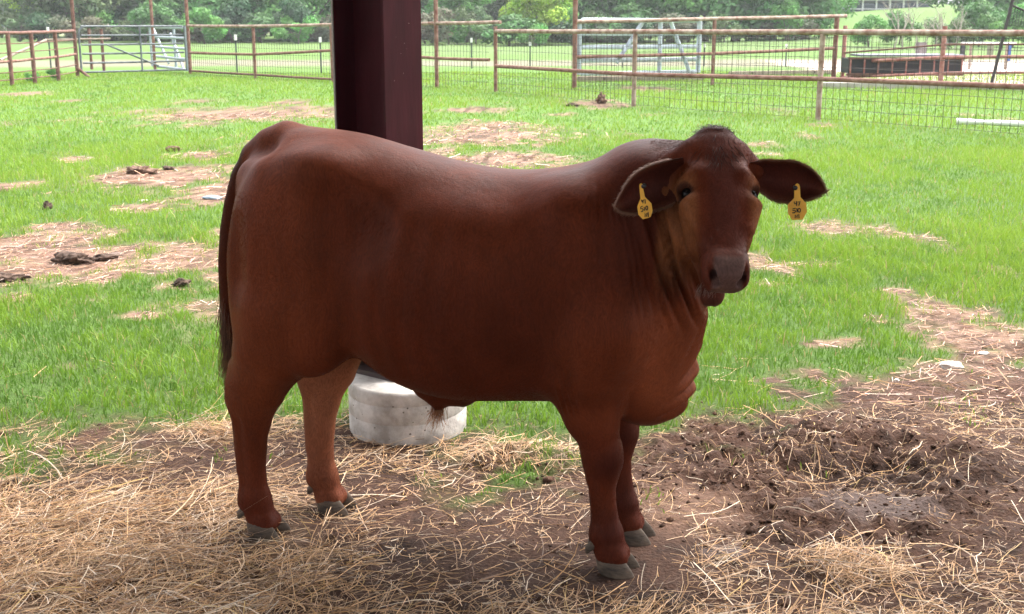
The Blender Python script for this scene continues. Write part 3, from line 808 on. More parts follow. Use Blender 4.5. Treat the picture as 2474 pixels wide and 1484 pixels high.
# ---- odds and ends behind the red pen
def post_box(name, px, py, top_py, w, m, lab, cat='post', Y=None):
    g = gnd(px, py) if Y is None else aty(px, py, Y); g.z = 0
    zt = aty(px, top_py, g.y).z
    o = empty(name, g); tag(o, lab, cat)
    mb = MB(); mb.box((0, 0, zt / 2 - 0.05), (w, w, zt + 0.1), 0.2, 0.012); mb.build('shaft', m, o)
    mb = MB(); mb.box((0, 0, zt + 0.012), (w * 0.86, w * 0.86, 0.024), 0.2, 0.008); mb.build('cap', m, o)
    return o
post_box('stump_post', 2222, 150, 104, 0.30, mat('grey_bark', (0.17, 0.145, 0.15), 0.95, col2=(0.27, 0.23, 0.23), scale=12), 'thick grey stump post standing behind the dark feed bunk')
post_box('black_post', 2322, 147, 112, 0.14, mat('black_post_paint', (0.02, 0.02, 0.025), 0.6), 'short black post right of the thick grey stump')
post_box('tan_post', 2390, 140, 108, 0.2, mat('tan_post_paint', (0.26, 0.23, 0.17), 0.8), 'short tan post between the black post and the blue one')
post_box('blue_post', 2436, 148, 104, 0.09, mat('blue_post_paint', (0.05, 0.10, 0.32), 0.5), 'slim blue post under the end of the white board')
a, b = aty(2335, 106, 38.5), aty(2440, 103, 38.5)
wb = empty('white_board', a); tag(wb, 'long white board lying level on posts behind the red pen', 'board')
mb = MB(); mb.box(((a + b) / 2), ((b - a).length + 0.3, 0.25, 0.05), 0, 0.008); sub(mb, 'plank', m_white, wb)
for px in (2345, 2432):
    q = aty(px, 112, 38.5); pipe('leg', [(q.x, q.y, -0.05), (q.x, q.y, a.z - 0.03)], 0.04, m_wood, wb)
a, b = aty(2392, 205, 26.5), aty(2452, -25, 26.5)
lp = empty('leaning_mast', a); tag(lp, 'dark leaning mast with a torn dark net at the far right edge', 'mast')
pipe('pole', [a + Vector((0, 0, -0.1)), b], 0.035, mat('mast_dark', (0.04, 0.03, 0.03), 0.7), lp)
n1_, n2_, n3_, n4_ = aty(2446, 14, 26.5), aty(2530, 50, 26.7), aty(2530, 66, 26.7), aty(2436, 62, 26.5)
mb = MB()
for i in range(14):
    t = i / 13
    mb.tube([n1_.lerp(n2_, t), n4_.lerp(n3_, t)], 0.006, 4, False); mb.tube([n1_.lerp(n4_, t), n2_.lerp(n3_, t)], 0.006, 4, False)
o = sub(mb, 'net', mat('net_dark', (0.035, 0.035, 0.04), 0.9), lp); o['kind'] = 'stuff'
pipe('net_edge', [n1_, n2_], 0.02, mat('mast_dark'), lp)

# ---- steel T posts with white tips in the pasture
def tpost(px, by, ty, lab, m=None):
    g = gnd(px, by); g.z = G(g.x, g.y); zt = aty(px, ty, g.y).z
    o = empty('t_post', g); tag(o, lab, 'fence post', 'steel fence posts in the pasture')
    mb = MB(); mb.box((0, 0, (zt - g.z) * 0.42), (0.045, 0.012, (zt - g.z) * 0.86)); mb.box((0, 0.02, (zt - g.z) * 0.42), (0.010, 0.03, (zt - g.z) * 0.86)); mb.build('stem', m_tpost, o)
    h = (zt - g.z)
    mb = MB(); mb.box((0, 0, h * 0.925), (0.075, 0.05, h * 0.15), 0, 0.008); mb.build('white_tip', m_white, o)
tpost(573, 178, 84, 'white tipped steel post behind the back fence, left of the rusty post')
tpost(776, 178, 90, 'white tipped steel post just left of the maroon column')
tpost(1139, 166, 92, 'white tipped steel post nearest the maroon column on its right')
tpost(1280, 165, 102, 'white tipped steel post seen through the nearest fence, left of the galvanised gate')
tpost(1503, 163, 108, 'white tipped steel post behind the left half of the galvanised gate')
tpost(1700, 160, 107, 'white tipped steel post at the right end of the galvanised gate')
tpost(1897, 162, 107, 'white tipped steel post behind the timber left of the feed bunk')
tpost(124, 172, 66, 'tall thin green post beyond the rod fence at far left')

# ---- white pipe, stones, dung
a, b = gnd(2310, 305), gnd(2530, 314)
pv = empty('plastic_pipe', a); tag(pv, 'white plastic pipe lying on the grass at the right edge', 'pipe')
for p in (a, b): p.z = G(p.x, p.y) + 0.07
pipe('tube', [a, b], 0.042, m_white, pv, 14); pipe('collar', [a, a + (b - a) * 0.16], 0.050, m_white, pv, 14)
m_stone = mat('white_stone', (0.66, 0.62, 0.56), 0.85, 0.3, var=0.15, scale=18, bump=0.4, bscale=30)
m_dung = mat('dung', (0.075, 0.050, 0.038), 0.95, 0.2, var=0.7, scale=25, bump=0.8, bscale=60)
def lump(name, px, py, s, m, lab, cat, seed, rough=0.45, sink=0.25, rz=0.0):
    v, f = clod_mesh(seed, 4, rough)
    v = v * np.array(s) * 0.85
    if rough > 0.7: v = v * (1 + 0.55 * fbm(v[:, 0] * 45, v[:, 1] * 45, v[:, 2] * 45 + seed, 4, seed + 5, 0.7)[:, None])
    v[:, 2] = np.maximum(v[:, 2], -s[2] * 0.6)
    me = np_mesh(name, v, f, True)
    o = link(name, me, None, m); g = gnd(px, py)
    o.location = (g.x, g.y, G(g.x, g.y) + s[2] * (1 - sink) * 0.6); o.rotation_euler = (0, 0, rz)
    tag(o, lab, cat); return o
lump('white_stone', 2296, 890, (0.055, 0.030, 0.022), m_stone, 'white stone on the bare earth at right', 'stone', 3, 0.5)
lump('white_stone', 2375, 856, (0.028, 0.018, 0.010), m_stone, 'small flat white stone farther back than the big white stone', 'stone', 5, 0.5)
lump('white_stone', 2165, 921, (0.013, 0.010, 0.008), m_stone, 'tiny white pebble in the grass left of the big white stone', 'stone', 6, 0.5)
lump('dung_clump', 115, 505, (0.040, 0.035, 0.045), m_dung, 'dark upright dung clump alone on the grass at left', 'dung', 11, 0.8)
lump('dung_clump', 408, 412, (0.055, 0.05, 0.030), m_dung, 'small dark dung lump at the right end of the litter patch at left', 'dung', 12, 0.8)
lump('dung_clump', 340, 420, (0.15, 0.10, 0.055), mat('dung_brown', (0.13, 0.075, 0.05), 0.95, var=0.5, scale=25, bump=0.8, bscale=60), 'reddish brown dung heap in the litter patch at left', 'dung', 13, 0.8)
lump('dung_clump', 180, 640, (0.14, 0.07, 0.05), m_dung, 'long dark dung heap in the wide bare patch at left', 'dung', 14, 0.9)
lump('dung_clump', 247, 632, (0.09, 0.05, 0.03), m_dung, 'low dark dung pat right of the long dung heap', 'dung', 15, 0.9)
lump('dung_clump', 437, 692, (0.055, 0.04, 0.028), m_dung, 'round dark dung lump near the bull\'s tail', 'dung', 16, 0.9)
lump('dung_clump', 5, 680, (0.16, 0.06, 0.03), m_dung, 'dark dung heap cut by the left edge of the picture', 'dung', 17, 0.9)
lump('dung_clump', 1452, 252, (0.10, 0.08, 0.13), mat('dung_brown'), 'brown upright clod on the grass in front of the nearest fence', 'dung', 18, 0.9)
lump('dung_clump', 1383, 258, (0.13, 0.08, 0.05), m_dung, 'low dark clod left of the upright brown one by the nearest fence', 'dung', 19, 0.9)
lump('dung_clump', 420, 365, (0.09, 0.06, 0.05), mat('dung_brown'), 'pale brown clod on the grass above the litter patch', 'dung', 20, 0.9)
lump('grey_stone', 512, 480, (0.10, 0.06, 0.025), mat('blue_grey_stone', (0.17, 0.22, 0.26), 0.6), 'flat blue grey lid lying on the grass beside the tail', 'stone', 21, 0.2)
lump('white_stone', 347, 485, (0.045, 0.014, 0.012), m_stone, 'thin curled white scrap on the litter at left', 'scrap', 22, 0.6, rz=0.8)
# ================================================================== trees, brush and the house on the rise
m_bark = mat('bark', (0.105, 0.085, 0.070), 0.95, 0.2, col2=(0.19, 0.165, 0.14), scale=8, bump=0.6, bscale=14)
def leaf_mat(name):
    m = bpy.data.materials.new(name); m.use_nodes = True
    N, L = m.node_tree.nodes, m.node_tree.links
    b = N['Principled BSDF']; b.inputs['Roughness'].default_value = 0.6; b.inputs['Specular IOR Level'].default_value = 0.25
    at = N.new('ShaderNodeAttribute'); at.attribute_name = 'leaf'
    oi = N.new('ShaderNodeObjectInfo')
    mx = N.new('ShaderNodeMix'); mx.data_type = 'RGBA'; mx.blend_type = 'MULTIPLY'; mx.inputs['Factor'].default_value = 1
    L.new(at.outputs['Color'], mx.inputs['A']); L.new(oi.outputs['Color'], mx.inputs['B'])
    L.new(mx.outputs['Result'], b.inputs['Base Color'])
    tr = N.new('ShaderNodeBsdfTranslucent'); L.new(mx.outputs['Result'], tr.inputs['Color'])
    ms = N.new('ShaderNodeMixShader'); ms.inputs['Fac'].default_value = 0.3
    L.new(b.outputs['BSDF'], ms.inputs[1]); L.new(tr.outputs['BSDF'], ms.inputs[2])
    L.new(ms.outputs['Shader'], N['Material Output'].inputs['Surface'])
    return m
m_leaf = leaf_mat('leaves')
def crown_mesh(seed, n, rx, rz, zc, leaf, lobes=26, low=0.0):
    R = np.random.default_rng(seed)
    P, S = [], []
    for k in range(lobes):
        while True:
            q = R.uniform(-1, 1, 3)
            if np.linalg.norm(q) < 1: break
        q *= np.array((rx, rx, rz)) * 0.80
        P.append(q + np.array((0, 0, zc))); S.append(R.uniform(0.16, 0.36) * rx)
    P, S = np.array(P), np.array(S)
    k = R.choice(lobes, n, p=S ** 2 / (S ** 2).sum())
    d = R.normal(size=(n, 3)); d /= np.linalg.norm(d, axis=1)[:, None]
    rad = S[k] * (0.45 + 0.6 * R.random(n) ** 0.6)
    c = P[k] + d * rad[:, None] * np.array((1, 1, 0.75))
    c[:, 2] = np.maximum(c[:, 2], low + R.random(n) * 0.6)
    nrm_ = d + R.normal(0, 0.6, (n, 3)) + np.array((0, 0, 0.5)); nrm_ /= np.linalg.norm(nrm_, axis=1)[:, None]
    t = np.cross(nrm_, R.normal(size=(n, 3))); t /= np.linalg.norm(t, axis=1)[:, None]; u = np.cross(nrm_, t)
    s = (leaf * R.uniform(0.6, 1.4, n))[:, None]
    V = np.stack([c - t * s * 1.25, c - u * s * 0.55 + nrm_ * s * 0.1, c + t * s * 1.25, c + u * s * 0.55 + nrm_ * s * 0.1], 1).reshape(-1, 3)
    F = np.arange(4 * n).reshape(n, 4)
    me = np_mesh('crown', V, F)
    tone = (0.78 + 0.5 * R.random(lobes))[k] * R.uniform(0.75, 1.25, n)
    col = np.array((1.30, 1.45, 1.30))[None, :] * tone[:, None]
    col[:, 0] *= (0.85 + 0.35 * R.random(lobes))[k]
    set_col(me, 'leaf', np.repeat(col[:, None, :], 4, 1).reshape(-1, 3))
    me.materials.append(m_leaf)
    return me, P
def trunk_mesh(seed, P, h, r0, nl=9):
    R = random.Random(seed); mb = MB()
    bx_ = R.uniform(-0.5, 0.5); by_ = R.uniform(-0.4, 0.4)
    path = [Vector((bx_ * t * t + 0.12 * math.sin(3 * t + seed), by_ * t, h * t)) for t in (0, 0.25, 0.5, 0.75, 1.0)]
    path[0].z = -0.3
    mb.tube(path, [r0 * 1.35, r0, r0 * 0.82, r0 * 0.6, r0 * 0.35], 9)
    for i in range(nl):
        t = R.uniform(0.25, 0.95); k = min(int(t * 4), 3); b0 = path[k].lerp(path[k + 1], t * 4 - k)
        e = Vector(P[R.randrange(len(P))]); m_ = b0.lerp(e, 0.5) + Vector((R.uniform(-.3, .3), R.uniform(-.3, .3), 0.25))
        mb.tube([b0, m_, e], [r0 * 0.42, r0 * 0.28, r0 * 0.09], 6)
    me = bpy.data.meshes.new('trunk'); me.from_pydata(mb.v, [], mb.f); me.update()
    me.polygons.foreach_set('use_smooth', [True] * len(me.polygons)); me.materials.append(m_bark)
    return me
VAR = []
for s, (n, rx, rz_, zc, lf_, low) in enumerate(((8500, 4.4, 4.0, 3.7, 0.15, 0.1), (8500, 5.2, 4.4, 4.0, 0.16, 0.05), (8000, 3.8, 4.6, 4.3, 0.14, 0.2), (8500, 4.8, 3.8, 3.4, 0.17, 0.0), (8500, 4.2, 4.8, 4.5, 0.15, 0.1))):
    cm, P = crown_mesh(500 + s, n, rx, rz_, zc, lf_, 44, low)
    VAR.append((cm, trunk_mesh(40 + s, P, zc + rz_ * 0.3, 0.24)))
SHR = [crown_mesh(600 + s, 2200, 1.5, 1.15, 0.95, 0.085, 16, 0.05) for s in range(3)]
SHR = [(cm, trunk_mesh(70 + i, P, 1.0, 0.05, 6)) for i, (cm, P) in enumerate(SHR)]
def tree(name, x, y, var, scale, rz, color, label, group=None, cat='tree', src=VAR, sz=None):
    e = empty(name, (x, y, G(x, y)), rz); e.scale = (scale, scale, sz or scale)
    tag(e, label, cat, group)
    c = bpy.data.objects.new('crown', src[var][0]); COL.objects.link(c); c.parent = e; c.color = tuple(color) + (1,)
    t = bpy.data.objects.new('trunk', src[var][1]); COL.objects.link(t); t.parent = e
    return e
def at_px(px, Y): 
    d = ray(px, 60); return d[0] * Y / d[1]
GRN = (0.065, 0.135, 0.045); DKG = (0.030, 0.065, 0.030); OLV = (0.078, 0.105, 0.050); YLG = (0.190, 0.270, 0.035); MID = (0.085, 0.190, 0.050); BLU = (0.040, 0.075, 0.062)
GT = 'trees of the wood edge'
# (px, Y, variant, scale, rz, colour, label)
TREES = [(-70, 100, 1, 1.0, 0.3, OLV), (95, 92, 2, 0.75, 1.1, YLG), (170, 88, 0, 0.95, 2.0, OLV), (265, 90, 3, 1.0, 0.9, OLV), (345, 96, 4, 1.1, 2.9, GRN), (430, 92, 1, 1.0, 4.1, GRN),
         (520, 95, 0, 1.1, 5.2, MID), (600, 90, 3, 1.0, 0.5, GRN), (680, 93, 2, 1.1, 1.9, MID), (752, 89, 1, 0.85, 3.3, MID), (840, 97, 4, 1.1, 4.4, GRN), (930, 95, 0, 1.1, 0.2, GRN),
         (1030, 96, 3, 1.05, 2.4, OLV), (1105, 90, 2, 0.72, 3.0, MID), (1180, 98, 1, 1.1, 5.5, OLV), (1302, 84, 0, 0.62, 1.5, YLG), (1370, 97, 4, 1.1, 2.2, OLV), (1450, 92, 3, 1.0, 3.9, GRN),
         (1540, 95, 1, 1.05, 0.7, MID), (1620, 90, 0, 1.0, 1.3, MID), (1700, 94, 2, 1.1, 2.7, GRN), (1780, 89, 4, 1.0, 4.9, MID), (1870, 86, 3, 1.0, 5.9, GRN), (1945, 92, 1, 0.9, 0.1, MID),
         (2350, 95, 0, 1.1, 1.0, MID), (2440, 88, 3, 1.05, 3.6, GRN), (2535, 92, 1, 1.1, 2.1, GRN), (2240, 150, 4, 1.3, 0.6, OLV), (1985, 140, 2, 1.3, 0.6, GRN)]
WHERE = ['cut by the left edge', 'at far left, yellow green', 'left of the long grey gate', 'above the rounded end of the grey gate', 'above the middle of the grey gate', 'above the short galvanised gate',
         'right of the left gates', 'above the left part of the back fence', 'above the middle of the back fence', 'left of the maroon column, bushy', 'hidden partly by the maroon column at its left', 'hidden behind the maroon column',
         'just right of the maroon column', 'small and pale, right of the column', 'grey green, behind the corner of the nearest fence', 'small, bright yellow green, near the tall rusty post', 'just right of the tall rusty post',
         'above the left of the galvanised gate', 'above the middle of the galvanised gate', 'above the right braces of the galvanised gate', 'right of the galvanised gate', 'above the middle distance fence', 'dark, left of the white house',
         'beside the end of the house', 'right of the bare bush', 'at the right edge behind the mast', 'cut by the right edge', 'on the rise right of the house', 'at the left end of the house']
for (px, Y, v, s, r_, c), wtxt in zip(TREES, WHERE):
    tree('broadleaf_tree', at_px(px, Y), Y, v, s, r_, c, 'leafy tree of the wood edge, ' + wtxt, GT)
for i, (px, Y) in enumerate(((-30, 230), (35, 215), (85, 240))):
    tree('distant_tree', at_px(px, Y), Y, i % 5, 1.9, i * 1.3, BLU, 'dark bluish tree far away in the top left corner, ' + ('cut by the left edge', 'the middle one', 'nearest the yellow green tree')[i], 'far trees at top left')
ORD = ['first', 'second', 'third', 'fourth', 'fifth', 'sixth', 'seventh', 'eighth', 'ninth', 'tenth']
SEGS = [(-999, 190, 'behind the rod fence'), (190, 460, 'behind the left gates'), (460, 800, 'left of the maroon column'), (800, 1015, 'hidden by the maroon column'), (1015, 1200, 'right of the maroon column'),
        (1200, 1390, 'left of the tall rusty post'), (1390, 1690, 'behind the galvanised gate'), (1690, 9999, 'between galvanised gate and house')]
_cnt = {}
def where(kind, px):
    for a, b, t in SEGS:
        if a <= px < b:
            _cnt[kind, t] = _cnt.get((kind, t), -1) + 1
            return ORD[_cnt[kind, t]] + ' from left ' + t
# deeper wood behind the edge so no sky shows through
k = 0
for px in range(60, 2000, 120):
    k += 1
    tree('wood_tree', at_px(px, 112), 112 + (k % 3) * 4, k % 5, 1.25, k * 0.8, (DKG, GRN, DKG)[k % 3], 'dark tree deeper in the wood, ' + where('wood', px), 'trees deeper in the wood')
for i, px in enumerate((-260, -420, -590, -760, 2690, 2860, 3030)):
    tree('outer_tree', at_px(px, 96), 96 + 3 * (i % 3), i % 5, 1.15, i * 1.7, (GRN, OLV, MID)[i % 3], 'leafy tree outside the picture, ' + ('first', 'second', 'third', 'fourth', 'first', 'second', 'third')[i] + (' beyond the left edge' if i < 4 else ' beyond the right edge'), 'trees outside the picture')
# brush along the foot of the wood
BR = [(40 + 47 * i + 22 * math.sin(i * 2.3), 85 + 3.5 * math.sin(i * 1.7)) for i in range(42)]
BR.sort()
for i, (px, Y) in enumerate(BR):
    if 830 < px < 990 or px > 1960: continue
    c = [OLV, GRN, DKG, (0.085, 0.080, 0.052), MID, DKG][i % 6]
    tree('brush', at_px(px, Y), Y, i % 3, 1.35 + 0.4 * math.sin(i * 3.1), i * 1.1, c, 'low bush at the wood foot, ' + where('brush', px), 'brush along the wood edge', 'bush', SHR, 1.15 + 0.3 * math.sin(i * 1.9))
for i, (px, Y, s, c, lab) in enumerate(((715, 80, 1.0, MID, 'pale green bush in front of the wood left of the column'), (2100, 70, 0.9, MID, 'dark green bush below the white house'), (2175, 74, 1.0, GRN, 'green bush below the right end of the house'),
                                  (2290, 68, 0.95, OLV, 'olive bush right of the bare bush'), (2370, 72, 1.3, GRN, 'big green bush above the white board'), (2450, 70, 1.2, MID, 'big green bush by the dark mast'), (1290, 79, 0.8, MID, 'small bush under the yellow green tree'),
                                  (2265, 34.5, 0.18, MID, 'small green weed clump behind the red fence'))):
    tree('shrub', at_px(px, Y), Y, i % 3, s, i * 0.9, c, lab, None, 'bush', SHR)
tree('weed', gnd(122, 196).x, gnd(122, 196).y + 0.3, 1, 0.16, 0.4, MID, 'leafy weed clump between the posts of the rod fence', None, 'weed', SHR)
tree('weed', gnd(70, 200).x, gnd(70, 200).y + 0.3, 0, 0.14, 1.4, MID, 'leafy weed clump at the foot of the rod fence, farther left', None, 'weed', SHR)

# bare bush
bb = empty('bare_bush', (at_px(2235, 66), 66, G(at_px(2235, 66), 66))); tag(bb, 'bare pale branching bush in front of the white house', 'bush')
m_twig = mat('twig', (0.36, 0.31, 0.27), 0.9)
Rb = random.Random(5)
for k in range(7):
    mb = MB()
    def grow(p, d, L, r, lev):
        q = p + d * L; m_ = p.lerp(q, 0.5) + Vector((Rb.uniform(-1, 1), Rb.uniform(-1, 1), 0)) * L * 0.08
        mb.tube([p, m_, q], [r, r * 0.85, r * 0.65], 5, False)
        if lev == 0: return
        for i in range(2 if lev < 3 else 3):
            grow(p.lerp(q, Rb.uniform(0.6, 1.0)), (d + Vector((Rb.uniform(-.7, .7), Rb.uniform(-.7, .7), Rb.uniform(-.1, .4)))).normalized(), L * Rb.uniform(0.55, 0.8), r * 0.6, lev - 1)
    grow(Vector((-1.6 + k * 0.55, Rb.uniform(-.4, .4), -0.1)), Vector((Rb.uniform(-.35, .35), 0, 1)).normalized(), Rb.uniform(0.8, 1.3), 0.045, 4)
    mb.build('branch', m_twig, bb)

# house with a screened porch on the rise
hx0, hx1, hy = at_px(2030, 128), at_px(2230, 128), 128.0
zb = aty(2080, 40, hy).z - 0.35
hs_ = empty('house', ((hx0 + hx1) / 2, hy, zb - 0.3)); tag(hs_, 'low white house with a long screened porch on the rise at upper right', 'house')
m_hw = mat('house_white', (0.72, 0.72, 0.72), 0.7); m_hg = mat('porch_glass', (0.05, 0.065, 0.09), 0.25, 0.5); m_gr = mat('house_grey', (0.30, 0.34, 0.38), 0.8)
Wd = hx1 - hx0
def hb(name, c, s, m, par=hs_):
    mb = MB(); mb.box(c, s); return mb.build(name, m, par)
hb('foundation', (0, 0, 0.2), (Wd, 5.0, 1.1), m_hw)
hb('wall', (0, 1.0, 2.0), (Wd - 0.3, 3.0, 2.45), m_gr)
hb('side_wall', (-Wd / 2 - 0.75, 0.5, 1.6), (1.45, 4.0, 3.2), m_gr)
H1_ = 0.76
for i in range(6):
    x0 = -Wd / 2 + 0.15 + (Wd - 0.3) * i / 6; w_ = (Wd - 0.3) / 6
    for j in range(2):
        hb('screen', (x0 + w_ / 2, -2.2, H1_ + 0.30 + j * 0.62), (w_ - 0.16, 0.04, 0.52), m_hg)
    hb('porch_post', (x0, -2.25, H1_ + 0.75), (0.16, 0.14, 1.5), m_hw)
hb('porch_rail', (0, -2.24, H1_ + 0.61), (Wd, 0.10, 0.09), m_hw)
hb('fascia', (0, -2.4, H1_ + 1.56), (Wd + 0.8, 0.2, 0.22), m_hw)
mb = MB()
mb.add([(-Wd / 2 - 0.6, -2.7, H1_ + 1.68), (Wd / 2 + 0.6, -2.7, H1_ + 1.68), (Wd / 2 + 0.6, 0.5, H1_ + 3.2), (-Wd / 2 - 0.6, 0.5, H1_ + 3.2), (Wd / 2 + 0.6, 3.6, H1_ + 1.68), (-Wd / 2 - 0.6, 3.6, H1_ + 1.68)],
       [(0, 1, 2, 3), (3, 2, 4, 5), (0, 3, 5), (1, 4, 2), (0, 5, 4, 1)])
mb.build('roof', mat('roof_white_metal', (0.70, 0.72, 0.74), 0.5), hs_)
# ================================================================== the bull: one continuous body grown from a distance field
BULL_O = Vector((-0.165, 3.33, 0.0))
BULL_RZ = -math.radians(13.2)
VOX = 0.006
bull = empty('bull', BULL_O, BULL_RZ)
tag(bull, 'sleek red-brown young bull standing under the shed, head turned to the camera', 'bull')

class Field:
    def __init__(s, lo, hi, vox):
        s.lo = np.array(lo); s.vox = vox
        s.n = np.ceil((np.array(hi) - s.lo) / vox).astype(int) + 1
        s.D = np.full(tuple(s.n), 9.0, dtype=np.float32)
        s.ax = [(s.lo[i] + vox * np.arange(s.n[i])).astype(np.float32) for i in range(3)]
    def sub(s, lo, hi):
        a = np.clip(np.floor((np.array(lo) - s.lo) / s.vox).astype(int), 0, s.n - 1)
        b = np.clip(np.ceil((np.array(hi) - s.lo) / s.vox).astype(int) + 1, 1, s.n)
        sl = tuple(slice(a[i], b[i]) for i in range(3))
        X = s.ax[0][sl[0]][:, None, None]; Y = s.ax[1][sl[1]][None, :, None]; Z = s.ax[2][sl[2]][None, None, :]
        return sl, X, Y, Z
    def union(s, sl, d, k):
        a = s.D[sl]
        h = np.maximum(k - np.abs(a - d), 0) / k
        s.D[sl] = np.minimum(a, d) - h * h * k * 0.25
    def carve(s, sl, d, k):
        a = s.D[sl]
        d = -d
        h = np.maximum(k - np.abs(a - d), 0) / k
        s.D[sl] = np.maximum(a, d) + h * h * k * 0.25
    def cone(s, p, q, r0, r1, k=0.04, sq=(1, 1, 1), carve=False):
        """capsule of varying radius; sq squeezes the distance along the axes (1 = round, >1 = thinner)"""
        p = np.array(p, dtype=np.float32); q = np.array(q, dtype=np.float32)
        R = max(r0, r1) + k * 1.2 + 0.02
        sl, X, Y, Z = s.sub(np.minimum(p, q) - R, np.maximum(p, q) + R)
        sx, sy, sz = sq
        px, py, pz = (X - p[0]) * sx, (Y - p[1]) * sy, (Z - p[2]) * sz
        b = (q - p) * np.array(sq, dtype=np.float32)
        t = np.clip((px * b[0] + py * b[1] + pz * b[2]) / max(float(b @ b), 1e-9), 0, 1)
        d = np.sqrt((px - t * b[0]) ** 2 + (py - t * b[1]) ** 2 + (pz - t * b[2]) ** 2) - (r0 + (r1 - r0) * t)
        d = d / max(1.0, (sx + sy + sz) / 3)
        (s.carve if carve else s.union)(sl, d.astype(np.float32), k)
    def ell(s, c, r, k=0.04, M=None, carve=False):
        c = np.array(c, dtype=np.float32); r = np.array(r, dtype=np.float32)
        R = float(r.max()) + k * 1.2 + 0.02
        sl, X, Y, Z = s.sub(c - R, c + R)
        x, y, z = X - c[0], Y - c[1], Z - c[2]
        if M is not None:
            x, y, z = [x * M[i][0] + y * M[i][1] + z * M[i][2] for i in range(3)]
        q = np.sqrt((x / r[0]) ** 2 + (y / r[1]) ** 2 + (z / r[2]) ** 2)
        g = np.sqrt((x / r[0] ** 2) ** 2 + (y / r[1] ** 2) ** 2 + (z / r[2] ** 2) ** 2) + 1e-6
        d = q * (q - 1) / g
        (s.carve if carve else s.union)(sl, d.astype(np.float32), k)
    def chain(s, pts, k=0.03, sq=(1, 1, 1)):
        R = max(r for _, r in pts) + k * 1.2 + 0.02
        A = np.array([p for p, _ in pts], dtype=np.float32)
        sl, X, Y, Z = s.sub(A.min(0) - R, A.max(0) + R)
        best = None
        w = np.array(sq, dtype=np.float32)
        for (p, r0), (q, r1) in zip(pts[:-1], pts[1:]):
            p = np.array(p, dtype=np.float32); b = (np.array(q, dtype=np.float32) - p) * w
            px, py, pz = (X - p[0]) * w[0], (Y - p[1]) * w[1], (Z - p[2]) * w[2]
            t = np.clip((px * b[0] + py * b[1] + pz * b[2]) / max(float(b @ b), 1e-9), 0, 1)
            ts = t * t * (3 - 2 * t) * 0.5 + t * 0.5
            d = np.sqrt((px - t * b[0]) ** 2 + (py - t * b[1]) ** 2 + (pz - t * b[2]) ** 2) - (r0 + (r1 - r0) * ts)
            best = d if best is None else np.minimum(best, d)
        s.union(sl, (best / max(1.0, float(w.mean()))).astype(np.float32), k)
    def extract(s):
        D = s.D
        inside = D < 0
        nx, ny, nz = D.shape
        acc = {}
        I = inside
        cell_any = np.zeros((nx - 1, ny - 1, nz - 1), dtype=np.int8)
        for dx in (0, 1):
            for dy in (0, 1):
                for dz in (0, 1):
                    cell_any += I[dx:nx - 1 + dx, dy:ny - 1 + dy, dz:nz - 1 + dz]
        act = np.argwhere((cell_any > 0) & (cell_any < 8))
        idx = np.full(cell_any.shape, -1, dtype=np.int32)
        idx[act[:, 0], act[:, 1], act[:, 2]] = np.arange(len(act))
        P = np.zeros((len(act), 3)); W = np.zeros(len(act))
        cs = [(a, b, c) for a in (0, 1) for b in (0, 1) for c in (0, 1)]
        val = {c: D[act[:, 0] + c[0], act[:, 1] + c[1], act[:, 2] + c[2]].astype(np.float64) for c in cs}
        for a in cs:
            for ax in range(3):
                if a[ax] == 0:
                    b = list(a); b[ax] = 1; b = tuple(b)
                    va, vb = val[a], val[b]
                    m = (va < 0) != (vb < 0)
                    t = np.where(m, va / np.where(m, va - vb, 1), 0)
                    for i in range(3):
                        P[:, i] += np.where(m, a[i] + t * (b[i] - a[i]), 0)
                    W += m
        P = P / np.maximum(W, 1)[:, None]
        V = s.lo + s.vox * (act + P)
        F = []
        for ax in range(3):
            u, v = [(1, 2), (2, 0), (0, 1)][ax]
            sh = [slice(None)] * 3
            a_sl = [slice(1, -1)] * 3; b_sl = [slice(1, -1)] * 3
            a_sl[ax] = slice(0, -1); b_sl[ax] = slice(1, None)
            A = I[tuple(a_sl)]; B = I[tuple(b_sl)]
            e = np.argwhere(A != B)
            if len(e) == 0: continue
            base = e.copy()
            for i in range(3):
                if i != ax: base[:, i] += 1
            fl = A[e[:, 0], e[:, 1], e[:, 2]]
            q = []
            for du, dv in ((0, 0), (-1, 0), (-1, -1), (0, -1)):
                c = base.copy()
                c[:, u] += du; c[:, v] += dv
                q.append(idx[c[:, 0], c[:, 1], c[:, 2]])
            q = np.stack(q, 1)
            q[~fl] = q[~fl][:, ::-1]
            F.append(q)
        F = np.concatenate(F)
        F = F[(F >= 0).all(1)]
        return V, F

def vert_normals(V, F):
    a = V[F[:, 2]] - V[F[:, 0]]; b = V[F[:, 3]] - V[F[:, 1]]
    n = np.cross(a, b)
    N = np.zeros_like(V)
    for i in range(4): np.add.at(N, F[:, i], n)
    return N / (np.linalg.norm(N, axis=1)[:, None] + 1e-12)
def smooth_mesh(V, F, it=3, lam=0.5):
    E = np.concatenate([F[:, [0, 1]], F[:, [1, 2]], F[:, [2, 3]], F[:, [3, 0]]])
    cnt = np.bincount(E[:, 0], minlength=len(V)) + np.bincount(E[:, 1], minlength=len(V))
    for k in range(it):
        for l in (lam, -lam * 1.03):
            S = np.zeros_like(V)
            for c in range(3):
                S[:, c] = np.bincount(E[:, 0], V[E[:, 1], c], len(V)) + np.bincount(E[:, 1], V[E[:, 0], c], len(V))
            V = V + l * (S / cnt[:, None] - V)
    return V

fld = Field((-0.80, -0.47, -0.02), (1.00, 0.40, 1.31), VOX)

